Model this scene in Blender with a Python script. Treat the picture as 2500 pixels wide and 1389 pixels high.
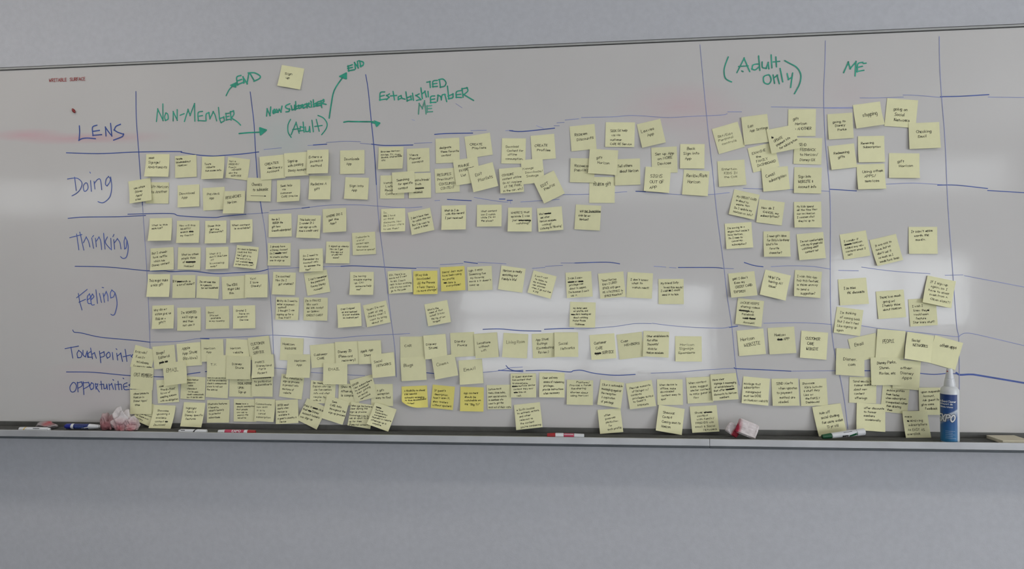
import bpy, math, random
from mathutils import Matrix, Vector, noise

scene = bpy.context.scene
for o in list(bpy.data.objects):
    bpy.data.objects.remove(o, do_unlink=True)
col = scene.collection

# ------------------------------------------------------------------ camera
cam_d = bpy.data.cameras.new('camera')
cam_d.sensor_fit = 'HORIZONTAL'; cam_d.sensor_width = 36.0
cam_d.lens = 1700.0 / 2500.0 * 36.0
cam_d.clip_start = 0.05; cam_d.clip_end = 60
cam = bpy.data.objects.new('camera', cam_d); col.objects.link(cam)
YAW, ROLL = math.radians(5.7), math.radians(0.5)
CAM = Vector((0.21105, -2.11449, 1.40))
fw = Vector((-math.sin(YAW), math.cos(YAW), 0))
r0 = Vector((math.cos(YAW), math.sin(YAW), 0)); u0 = Vector((0, 0, 1))
rt = math.cos(ROLL) * r0 - math.sin(ROLL) * u0
up = math.cos(ROLL) * u0 + math.sin(ROLL) * r0
cam.matrix_world = Matrix(((rt.x, up.x, -fw.x, CAM.x), (rt.y, up.y, -fw.y, CAM.y),
                           (rt.z, up.z, -fw.z, CAM.z), (0, 0, 0, 1)))
scene.camera = cam

# ------------------------------------------------------------------ world, exposure, light levels
world = bpy.data.worlds.new('world'); scene.world = world
world.use_nodes = True
bg = world.node_tree.nodes['Background']
bg.inputs[0].default_value = (0.78, 0.86, 1.0, 1); bg.inputs[1].default_value = 0.6
scene.view_settings.view_transform = 'Standard'
scene.view_settings.look = 'None'
scene.view_settings.gamma = 1.0
scene.view_settings.use_curve_mapping = False
scene.view_settings.exposure = 0.0
# glow of the added left light, the row of lamps and each window (daylight on frosted panes), all behind or above the photographer
GLOW = {'added_left': 8.3, 'mid': 4.6, 'window_front': 4.5, 'window_side': 13.2, 'window_top': 1.9}

# ------------------------------------------------------------------ helpers
def mat(name, color, rough=0.6, metal=0.0, spec=0.5, noise_amt=0.0, noise_scale=40.0, bump=0.0,
        bump_scale=200.0, obj_var=0.0, emit=None):
    m = bpy.data.materials.new(name); m.use_nodes = True
    nt = m.node_tree; b = nt.nodes['Principled BSDF']
    b.inputs['Base Color'].default_value = (*color, 1)
    b.inputs['Roughness'].default_value = rough
    b.inputs['Metallic'].default_value = metal
    b.inputs['Specular IOR Level'].default_value = spec
    if emit:
        b.inputs['Emission Color'].default_value = (*emit[:3], 1)
        b.inputs['Emission Strength'].default_value = emit[3]
    tc = nt.nodes.new('ShaderNodeTexCoord')
    nz = nt.nodes.new('ShaderNodeTexNoise'); nz.inputs['Scale'].default_value = noise_scale
    nz.inputs['Detail'].default_value = 4
    nt.links.new(tc.outputs['Object'], nz.inputs['Vector'])
    hsv = nt.nodes.new('ShaderNodeHueSaturation')
    hsv.inputs['Color'].default_value = (*color, 1)
    mr = nt.nodes.new('ShaderNodeMapRange')
    mr.inputs['From Min'].default_value = 0.3; mr.inputs['From Max'].default_value = 0.7
    mr.inputs['To Min'].default_value = 1 - noise_amt; mr.inputs['To Max'].default_value = 1 + noise_amt
    nt.links.new(nz.outputs['Fac'], mr.inputs['Value'])
    val = mr.outputs['Result']
    if obj_var:
        oi = nt.nodes.new('ShaderNodeObjectInfo')
        m2 = nt.nodes.new('ShaderNodeMapRange')
        m2.inputs['To Min'].default_value = 1 - obj_var; m2.inputs['To Max'].default_value = 1 + obj_var
        nt.links.new(oi.outputs['Random'], m2.inputs['Value'])
        mu = nt.nodes.new('ShaderNodeMath'); mu.operation = 'MULTIPLY'
        nt.links.new(val, mu.inputs[0]); nt.links.new(m2.outputs['Result'], mu.inputs[1])
        val = mu.outputs[0]
    nt.links.new(val, hsv.inputs['Value'])
    nt.links.new(hsv.outputs['Color'], b.inputs['Base Color'])
    if bump:
        n2 = nt.nodes.new('ShaderNodeTexNoise'); n2.inputs['Scale'].default_value = bump_scale
        nt.links.new(tc.outputs['Object'], n2.inputs['Vector'])
        bp = nt.nodes.new('ShaderNodeBump'); bp.inputs['Strength'].default_value = bump
        bp.inputs['Distance'].default_value = 0.002
        nt.links.new(n2.outputs['Fac'], bp.inputs['Height'])
        nt.links.new(bp.outputs['Normal'], b.inputs['Normal'])
    return m

class MB:
    """collects vertices and faces for one mesh"""
    def __init__(s): s.v = []; s.f = []; s.m = []
    def quad(s, a, b, c, d, mi=0):
        i = len(s.v); s.v += [a, b, c, d]; s.f.append((i, i+1, i+2, i+3)); s.m.append(mi)
    def box(s, x0, x1, y0, y1, z0, z1):
        i = len(s.v)
        s.v += [(x0,y0,z0),(x1,y0,z0),(x1,y1,z0),(x0,y1,z0),(x0,y0,z1),(x1,y0,z1),(x1,y1,z1),(x0,y1,z1)]
        for f in ((0,3,2,1),(4,5,6,7),(0,1,5,4),(1,2,6,5),(2,3,7,6),(3,0,4,7)):
            s.f.append(tuple(i+k for k in f)); s.m.append(0)
    def lathe(s, prof, n=24, axis='z', cap=True):
        """prof: list of (r, h) from bottom to top"""
        i = len(s.v)
        for r, h in prof:
            for k in range(n):
                a = 2*math.pi*k/n
                p = (r*math.cos(a), r*math.sin(a), h)
                s.v.append(p if axis == 'z' else (h, p[0], p[1]))
        for j in range(len(prof)-1):
            for k in range(n):
                a = i+j*n+k; b = i+j*n+(k+1) % n
                s.f.append((a, b, b+n, a+n)); s.m.append(0)
        if cap:
            s.f.append(tuple(i+k for k in range(n))[::-1]); s.m.append(0)
            e = i+(len(prof)-1)*n
            s.f.append(tuple(e+k for k in range(n))); s.m.append(0)
    def build(s, name, material, parent=None, smooth=False, bevel=0):
        me = bpy.data.meshes.new(name); me.from_pydata(s.v, [], s.f)
        me.materials.append(material)
        if smooth:
            for p in me.polygons: p.use_smooth = True
        me.update()
        o = bpy.data.objects.new(name, me); col.objects.link(o)
        if parent: o.parent = parent
        if bevel:
            b = o.modifiers.new('bevel', 'BEVEL'); b.width = bevel; b.segments = 2; b.limit_method = 'ANGLE'
        return o

def empty(name, loc, label, cat, group=None):
    o = bpy.data.objects.new(name, None); col.objects.link(o); o.location = loc
    o.empty_display_size = 0.02
    tag(o, label, cat, group); return o

def tag(o, label, cat=None, group=None):
    o['label'] = label
    if cat: o['category'] = cat
    if group: o['group'] = group
    return o

def structure(o): o['kind'] = 'structure'; return o

def smooth_path(p, n=4):
    if len(p) < 3: return p
    closed = (p[0] == p[-1])
    q = [p[-2] if closed else p[0]] + list(p) + [p[1] if closed else p[-1]]
    out = []
    for i in range(1, len(q)-2):
        a, b, c, d = q[i-1], q[i], q[i+1], q[i+2]
        for k in range(n):
            t = k/n; t2 = t*t; t3 = t2*t
            out.append(tuple(0.5*((2*b[j]) + (-a[j]+c[j])*t + (2*a[j]-5*b[j]+4*c[j]-d[j])*t2 +
                                  (-a[j]+3*b[j]-3*c[j]+d[j])*t3) for j in (0, 1)))
    out.append(p[-1])
    return out

def split_corners(p, lim=80):
    out = []; cur = [p[0]]
    for i in range(1, len(p)-1):
        cur.append(p[i])
        a = math.atan2(p[i][1]-p[i-1][1], p[i][0]-p[i-1][0]); b = math.atan2(p[i+1][1]-p[i][1], p[i+1][0]-p[i][0])
        t = abs((b-a+math.pi) % (2*math.pi) - math.pi)
        if math.degrees(t) > lim: out.append(cur); cur = [p[i]]
    cur.append(p[-1]); out.append(cur)
    return out

def ribbon(mb, pts, w, fn, step=0.0, rnd=False):
    """flat pen stroke: pts in 2-D, fn maps a 2-D point to 3-D"""
    q = [pts[0]]
    for p in pts[1:]:
        if math.hypot(p[0]-q[-1][0], p[1]-q[-1][1]) > w*0.15: q.append(p)
    if len(q) < 2: q = [pts[0], (pts[0][0]+w*0.5, pts[0][1])]
    def unit(a, b):
        d = math.hypot(b[0]-a[0], b[1]-a[1]) or 1e-9
        return ((b[0]-a[0])/d, (b[1]-a[1])/d)
    t0 = unit(q[0], q[1]); t1 = unit(q[-2], q[-1])
    q[0] = (q[0][0]-t0[0]*w*0.4, q[0][1]-t0[1]*w*0.4)
    q[-1] = (q[-1][0]+t1[0]*w*0.4, q[-1][1]+t1[1]*w*0.4)
    base = len(mb.v)
    for i, p in enumerate(q):
        a = unit(q[i-1], p) if i else t0
        b = unit(p, q[i+1]) if i < len(q)-1 else t1
        n = (-(a[1]+b[1]), a[0]+b[0]); L = math.hypot(*n)
        if L < 0.5: n = (-a[1], a[0]); L = 1
        k = w/2 * min(1.35, 2/L if L else 1) / L
        for e in (k, -k):
            c = fn(p[0]+n[0]*e, p[1]+n[1]*e); mb.v.append((c[0], c[1]-step*i, c[2]))
    for i in range(len(q)-1):
        a = base+2*i
        mb.f.append((a, a+1, a+3, a+2)); mb.m.append(0)
    if rnd:      # rounded felt-tip ends
        for (c, tt, i0, j) in ((q[0], (-t0[0], -t0[1]), base, 0), (q[-1], t1, base+2*len(q)-2, len(q)-1)):
            arc = []
            for m in range(1, 6):
                th = math.pi*m/6 - math.pi/2
                d = (tt[0]*math.cos(th)-tt[1]*math.sin(th), tt[0]*math.sin(th)+tt[1]*math.cos(th))
                v = fn(c[0]+d[0]*w/2, c[1]+d[1]*w/2); arc.append(len(mb.v)); mb.v.append((v[0], v[1]-step*j, v[2]))
            # the arc runs from the right-hand to the left-hand side of the outward direction
            side = [i0+1, i0] if j else [i0, i0+1]
            mb.f.append(tuple([side[0]]+arc+[side[1]])); mb.m.append(0)

# ------------------------------------------------------------------ pen-stroke alphabet (x, y hex pairs, baseline 4)
GL = {
'A':(6,"043e64 1858"),'B':(6,"040e ~0e4e5c4a09 ~0959675504"),'C':(6,"~6d3e0b073465"),'D':(6,"040e ~0e4d694504"),
'E':(5,"5e0e0454 0949"),'F':(5,"5e0e04 0949"),'G':(6,"~6d3e0b073465 656949"),'H':(6,"040e 646e 0969"),
'I':(4,"0e4e 2e24 0444"),'J':(5,"~5e56341507"),'K':(6,"040e 6e0964"),'L':(5,"0e0454"),'M':(7,"040e386e64"),
'N':(6,"040e646e"),'O':(6,"~3e0b0734676b3e"),'P':(6,"040e ~0e4e6c5a09"),'Q':(6,"~3e0b0734676b3e 3764"),
'R':(6,"040e ~0e4e6c5a09 2964"),'S':(6,"~6d3e0c39663405"),'T':(6,"0e6e 3e34"),'U':(6,"~0e0634666e"),
'V':(6,"0e346e"),'W':(7,"0e143a546e"),'X':(6,"046e 0e64"),'Y':(6,"0e3a6e 3a34"),'Z':(6,"0e6e0464"),
'a':(5,"~592a072457 5a54"),'b':(5,"0e04 ~083a573405"),'c':(5,"~592a072455"),'d':(5,"5e54 ~592a072456"),
'e':(5,"~0757492a072455"),'f':(4,"~4d3e1c14 0a3a"),'g':(5,"~592a072456 ~5a523001"),'h':(5,"0e04 ~083a5854"),
'i':(2,"1a14 1d1c"),'j':(3,"~2a210001 2d2c"),'k':(5,"0e04 4a0754"),'l':(2,"1e14"),'m':(7,"0a04 ~082a3834 ~385a6864"),
'n':(5,"0a04 ~083a5854"),'o':(5,"~2a0724572a"),'p':(5,"0a00 ~083a573405"),'q':(5,"5a50 ~592a072456"),
'r':(4,"0a04 ~083a49"),'s':(4,"~492a08462405"),'t':(4,"2d24 0a4a"),'u':(5,"~0a063456 5a54"),'v':(5,"0a245a"),
'w':(7,"0a1439546a"),'x':(5,"045a 0a54"),'y':(5,"0a25 5a10"),'z':(5,"0a5a0454"),
'0':(5,"~2e0b0724575b2e"),'1':(3,"1c2e24"),'3':(5,"~0d3e5c39 ~39573405"),'4':(6,"4e0868 4e44"),'6':(5,"~5e1b0734573907"),
'.':(2,"1415"),',':(2,"2513"),'!':(2,"1e18 1514"),'?':(5,"~0d2e4c2a28 2524"),'/':(5,"135f"),'(':(3,"~3f1b1733"),
')':(3,"~1f3b3713"),"'":(2,"1e1c"),'"':(4,"1e1c 3e3c"),'-':(4,"0949"),'&':(5,"~4b2c1a38 ~38162456"),'$':(6,"~6d3e0c39663405 3f33"),
'*':(5,"2b25 0a56 5a06"),'+':(5,"2b25 0858"),'→':(15,"08f8 cbf8 c5f8"),' ':(3,""),
}
GLP = {}
for ch, (w, st) in GL.items():
    strokes = []
    for s in st.split():
        sm = s[0] == '~'; s = s.lstrip('~')
        p = [(int(s[i], 16), int(s[i+1], 16)-4) for i in range(0, len(s), 2)]
        strokes.append(smooth_path(p, 3) if sm else p)
    GLP[ch] = (w, strokes)

def parse(line):
    """-> leading blanks, list of (char, style) ; styles: '' '{' scribbled '~' struck '_' underlined"""
    n = len(line)-len(line.lstrip(' ')); out = []; st = ''
    for ch in line.strip(' '):
        if ch == '{': st = '{'
        elif ch == '}': st = ''
        elif ch in '~_': st = '' if st else ch
        else: out.append((ch, st))
    return n, out

def line_units(line):
    n, cs = parse(line)
    return n*2.8 + sum(GLP[c][0]+1.7 for c, _ in cs)

def write_block(mb, lines, x0, y0, x1, y1, pen, fn, rng, rot=0.0, wob=1.0, gap=1.7):
    """handwritten block inside the box, y downward; fn(x, y)->3-D"""
    n = len(lines); pitch = (y1-y0)/n
    sx = (x1-x0)/max(line_units(l) for l in lines)
    sy = pitch*0.51/10
    sx = min(sx, sy*1.5); sy = min(sy, sx*1.6)
    ca, sa = math.cos(math.radians(rot)), math.sin(math.radians(rot))
    ox, oy = (x0+x1)/2, (y0+y1)/2
    if wob: pen = min(pen, sy*2.6)
    caps = rng.choice((0.0, 0.2, 0.45, 0.6)) if wob else 0.0
    def put(p, w):
        q = [((a-ox)*ca-(b-oy)*sa+ox, (a-ox)*sa+(b-oy)*ca+oy) for a, b in p]
        if not wob:      # print wrapped round a barrel: short steps hug the curve
            q = [(a[0]+(b[0]-a[0])*k/6, a[1]+(b[1]-a[1])*k/6) for a, b in zip(q, q[1:]) for k in range(6)]+[q[-1]]
        ribbon(mb, q, w, fn)
    for i, l in enumerate(lines):
        ind, cs = parse(l)
        x = x0+ind*2.8*sx; base = y0+(i+0.78)*pitch
        slope = rng.uniform(-0.075, 0.01)*wob
        if l.strip() == '→':
            L = (x1-x0)*0.86
            put([(x0-2, base-3*sy), (x0+L*.5, base-3.3*sy), (x0+L, base-3*sy)], pen)
            for d in (-1.6, -.8, 0, .8, 1.6): put([(x0+L-4, base-3*sy+d), (x0+L, base-3*sy)], pen)
            continue
        spans = []
        for ch, st in cs:
            w, strokes = GLP[ch]
            cap = 1.0
            if ch in 'reandksy' and rng.random() < caps:
                strokes = GLP[ch.upper()][1]; cap = 0.68
            kx = sx*rng.uniform(1-.1*wob, 1+.06*wob); ky = sy*rng.uniform(1-.1*wob, 1+.1*wob)
            dy = rng.uniform(-.4, .4)*sy*wob; sl = rng.uniform(-.04, .12)*wob
            bl = base+slope*(x-x0)+dy
            if st == '{' : spans.append(('{', x, x+w*sx, bl))
            elif st: spans.append((st, x, x+w*sx, bl))
            for s in strokes:
                put([(x+a*kx*(.86 if cap < 1 else 1)+sl*b*ky, bl-b*ky*cap) for a, b in s], pen)
            x += (w+gap)*sx
        for st, a, b, bl in spans:
            if st == '{':
                k = 3; z = []
                for j in range(k*2):
                    z.append((a+(b-a+sx)*j/(k*2-1), bl-(0.5 if j % 2 else 6.5)*sy))
                put(z, pen*1.5)
                put([(a-sx, bl-3.2*sy), (b+1.5*sx, bl-3.6*sy)], pen*1.9)
            elif st == '~': put([(a-.8*sx, bl-3.4*sy), (b+1.2*sx, bl-3.7*sy)], pen)
            else: put([(a-.8*sx, bl+1.6*sy), (b+1.2*sx, bl+1.5*sy)], pen)

# ------------------------------------------------------------------ materials
M = {}
M['wall'] = mat('painted_wall', (0.50, 0.505, 0.535), rough=0.75, spec=0.3, noise_amt=0.035, noise_scale=60, bump=0.15, bump_scale=350)
M['ceiling'] = mat('ceiling_paint', (0.62, 0.61, 0.59), rough=0.9, noise_amt=0.02)
M['floor'] = mat('carpet', (0.16, 0.16, 0.17), rough=0.95, noise_amt=0.2, noise_scale=300)
M['frame'] = mat('window_frame_paint', (0.25, 0.25, 0.26), rough=0.5, noise_amt=0.02)
for g, k in GLOW.items():
    if g.startswith('window'): M[g] = mat('daylit_pane_'+g, (0.8, 0.85, 0.9), rough=0.4, emit=(0.93, 0.97, 1.0, k))
    else: M[g] = mat('lamp_diffuser_'+g, (0.9, 0.9, 0.9), rough=0.5, emit=(1.0, 0.95, 0.88, k))
M['lamp_body'] = mat('lamp_housing', (0.7, 0.7, 0.7), rough=0.5, noise_amt=0.02)
M['alu'] = mat('tray_aluminium', (0.50, 0.505, 0.52), rough=0.42, metal=0.35, noise_amt=0.10, noise_scale=9)
M['dark_alu'] = mat('tray_dark_anodised', (0.095, 0.095, 0.088), rough=0.6, noise_amt=0.15, noise_scale=30)
M['lip_edge'] = mat('tray_dark_edge', (0.06, 0.07, 0.08), rough=0.6, noise_amt=0.1)
M['rail'] = mat('rail_grey', (0.36, 0.36, 0.35), rough=0.5, metal=0.2, noise_amt=0.04)
M['seal'] = mat('dark_seal', (0.05, 0.05, 0.05), rough=0.7, noise_amt=0.05)
M['note'] = mat('pale_yellow_paper', (0.75, 0.73, 0.455), rough=0.85, spec=0.2, noise_amt=0.025, noise_scale=35, obj_var=0.05)
M['note_y'] = mat('bright_yellow_paper', (0.76, 0.68, 0.20), rough=0.85, spec=0.2, noise_amt=0.025, noise_scale=35, obj_var=0.03)
M['ink0'] = mat('black_felt_ink', (0.026, 0.026, 0.022), rough=0.8, spec=0.1, noise_amt=0.1)
M['ink1'] = mat('worn_black_ink', (0.085, 0.082, 0.055), rough=0.8, spec=0.1, noise_amt=0.1)
M['ink2'] = mat('faint_grey_ink', (0.20, 0.195, 0.115), rough=0.8, spec=0.1, noise_amt=0.1)
M['blue'] = mat('blue_marker_ink', (0.035, 0.075, 0.31), rough=0.5, noise_amt=0.25, noise_scale=25)
M['blue2'] = mat('mid_blue_marker_ink', (0.07, 0.12, 0.40), rough=0.5, noise_amt=0.25, noise_scale=25)
M['blue3'] = mat('faded_blue_marker_ink', (0.235, 0.265, 0.50), rough=0.5, noise_amt=0.2, noise_scale=12)
M['green'] = mat('green_marker_ink', (0.016, 0.30, 0.20), rough=0.5, noise_amt=0.3, noise_scale=30)
M['green2'] = mat('pale_green_marker_ink', (0.10, 0.34, 0.25), rough=0.5, noise_amt=0.3, noise_scale=30)
M['red_print'] = mat('red_print', (0.30, 0.03, 0.03), rough=0.5, noise_amt=0.1)
M['red_magnet'] = mat('red_lacquer', (0.22, 0.015, 0.015), rough=0.35, noise_amt=0.2, noise_scale=300)

def board_material():
    m = mat('gloss_whiteboard', (0.565, 0.548, 0.535), rough=0.085, spec=0.55, noise_amt=0.015, noise_scale=3.0, bump=0.07, bump_scale=34)
    nt = m.node_tree; b = nt.nodes['Principled BSDF']
    tc = [n for n in nt.nodes if n.type == 'TEX_COORD'][0]
    src = b.inputs['Base Color'].links[0].from_socket
    nz = nt.nodes.new('ShaderNodeTexNoise'); nz.inputs['Scale'].default_value = 9; nz.inputs['Detail'].default_value = 6
    mp0 = nt.nodes.new('ShaderNodeMapping'); mp0.inputs['Scale'].default_value = (0.45, 1, 2.2)
    nt.links.new(tc.outputs['Object'], mp0.inputs['Vector']); nt.links.new(mp0.outputs[0], nz.inputs['Vector'])
    # half-wiped ink clouds: centre x, z, half width, half height, tint, strength
    for x, z, hw, hh, tint, k in ((-1.60, 1.905, 0.15, 0.022, (0.60, 0.36, 0.40), 1.0), (-1.42, 1.888, 0.22, 0.020, (0.60, 0.36, 0.40), 1.0),
                                  (-1.24, 1.885, 0.16, 0.022, (0.58, 0.40, 0.43), .7), (0.50, 1.925, 0.20, 0.085, (0.58, 0.42, 0.44), .75),
                                  (0.62, 1.86, 0.17, 0.09, (0.58, 0.44, 0.46), .6), (-0.72, 1.87, 0.13, 0.10, (0.44, 0.55, 0.52), .6),
                                  (-0.36, 1.60, 0.28, 0.12, (0.58, 0.47, 0.49), .35), (-1.35, 1.13, 0.2, 0.04, (0.58, 0.44, 0.47), .5),
                                  (-1.40, 1.05, 0.22, 0.08, (0.56, 0.45, 0.49), .4), (1.00, 1.95, 0.14, 0.12, (0.57, 0.47, 0.48), .4),
                                  (-0.25, 1.26, 0.05, 0.10, (0.48, 0.56, 0.56), .5), (-1.30, 1.32, 0.3, 0.2, (0.57, 0.49, 0.51), .3)):
        mp = nt.nodes.new('ShaderNodeMapping')
        mp.inputs['Location'].default_value = (-x/hw, 0, -z/hh); mp.inputs['Scale'].default_value = (1/hw, 0, 1/hh)
        nt.links.new(tc.outputs['Object'], mp.inputs['Vector'])
        g = nt.nodes.new('ShaderNodeTexGradient'); g.gradient_type = 'SPHERICAL'
        nt.links.new(mp.outputs[0], g.inputs['Vector'])
        mu = nt.nodes.new('ShaderNodeMath'); mu.operation = 'MULTIPLY'; mu.use_clamp = True
        nt.links.new(g.outputs['Fac'], mu.inputs[0]); nt.links.new(nz.outputs['Fac'], mu.inputs[1])
        m2 = nt.nodes.new('ShaderNodeMath'); m2.operation = 'MULTIPLY'; m2.inputs[1].default_value = k*1.5; m2.use_clamp = True
        nt.links.new(mu.outputs[0], m2.inputs[0])
        mx = nt.nodes.new('ShaderNodeMix'); mx.data_type = 'RGBA'
        nt.links.new(m2.outputs[0], mx.inputs['Factor']); nt.links.new(src, mx.inputs['A'])
        mx.inputs['B'].default_value = (*tint, 1)
        src = mx.outputs['Result']
    nt.links.new(src, b.inputs['Base Color'])
    return m
M['board'] = board_material()

# ------------------------------------------------------------------ the room
XL, XR, YF, ZC = -9.0, 6.0, -7.6, 3.2
SHELF = 0.951            # height of the marker tray's floor
TOP = 2.1187             # height of the top rail
def shell(name, box, m):
    mb = MB(); mb.box(*box); return structure(mb.build(name, m))
shell('wall_back', (XL, XR, 0.012, 0.14, 0, ZC), M['wall'])
shell('floor', (XL, XR, YF, 0.14, -0.1, 0), M['floor'])
shell('ceiling', (XL, XR, YF, 0.14, ZC, ZC+0.1), M['ceiling'])
shell('wall_left', (XL-0.1, XL, YF, 0.14, 0, ZC), M['wall'])
shell('wall_right', (XR, XR+0.1, YF, 0.14, 0, ZC), M['wall'])
shell('wall_front', (XL, XR, YF-0.12, YF, 0, ZC), M['wall'])
WIN = [(-1.5, 2.0, 0.16, 1.35, 2, 0.95, 'window_front'), (3.5, 5.3, 0.8, 1.72, 2, None, 'window_front'), (-4.3, -3.6, 0.2, 0.98, 1, None, 'window_front'),
       (-8.8, -5.2, 2.50, 3.02, 3, None, 'window_top'), (-0.3, 5.8, 2.58, 3.02, 5, None, 'window_top')]
for n, (x0, x1, z0, z1, nx, zm, g) in enumerate(WIN):
    fr = MB(); t = 0.06
    fr.box(x0-t, x1+t, YF, YF+0.05, z0-t, z0); fr.box(x0-t, x1+t, YF, YF+0.05, z1, z1+t)
    fr.box(x0-t, x0, YF, YF+0.05, z0, z1); fr.box(x1, x1+t, YF, YF+0.05, z0, z1)
    win = structure(fr.build('window_%d' % (n+1), M['frame']))
    xs = [x0+(x1-x0)*i/nx for i in range(nx+1)]
    rows = [(z0, z1)] if zm is None else [(z0, zm-0.05), (zm+0.05, z1)]
    for a, b in zip(xs, xs[1:]):
        for za, zb in rows:
            p = MB(); p.box(a+0.03, b-0.03, YF+0.005, YF+0.02, za, zb); p.build('pane', M[g], win)
    if zm is not None:
        p = MB(); p.box(x0, x1, YF, YF+0.045, zm-0.05, zm+0.05); p.build('crossbar', M['frame'], win)
    for a in xs[1:-1]:
        p = MB(); p.box(a-0.03, a+0.03, YF, YF+0.045, z0, z1); p.build('mullion', M['frame'], win)
# side window on the right-hand wall
y0, y1, z0, z1 = -5.6, -2.4, 0.7, 2.2
fr = MB(); t = 0.06
fr.box(XR-0.05, XR, y0-t, y1+t, z0-t, z0); fr.box(XR-0.05, XR, y0-t, y1+t, z1, z1+t)
fr.box(XR-0.05, XR, y0-t, y0, z0, z1); fr.box(XR-0.05, XR, y1, y1+t, z0, z1)
win = structure(fr.build('window_%d' % (len(WIN)+1), M['frame']))
for a, b in ((y0, (y0+y1)/2-.03), ((y0+y1)/2+.03, y1)):
    p = MB(); p.box(XR-0.02, XR-0.005, a, b, z0, z1); p.build('pane', M['window_side'], win)
p = MB(); p.box(XR-0.045, XR, (y0+y1)/2-.03, (y0+y1)/2+.03, z0, z1); p.build('mullion', M['frame'], win)
for (x, y, L, g, lab) in [(-2.2, -1.0, 2.4, 'added_left', 'added hanging light brightening the upper left of the whiteboard'),  # unseen lamp added so the board's left brightens at the top
    (0.4, -1.6, 2.4, 'mid', 'long hanging light over the middle of the room'), (3.0, -1.6, 2.4, 'mid', 'long hanging light near the side window')]:
    t = empty('ceiling_light', (x, y, 2.80), lab, 'light', 'long ceiling lights')
    h = MB(); h.box(-L/2, L/2, -0.13, 0.13, -0.05, 0); h.build('housing', M['lamp_body'], t)
    for s in (-1, 1):
        h = MB(); h.lathe([(0.006, 0), (0.006, ZC-2.80)], 10); h = h.build('hanger', M['lamp_body'], t); h.location = (s*(L/2-0.2), 0, 0)
    d = MB(); d.box(-L/2+0.02, L/2-0.02, -0.115, 0.115, -0.062, -0.05); d.build('diffuser', M[g], t)

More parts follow.
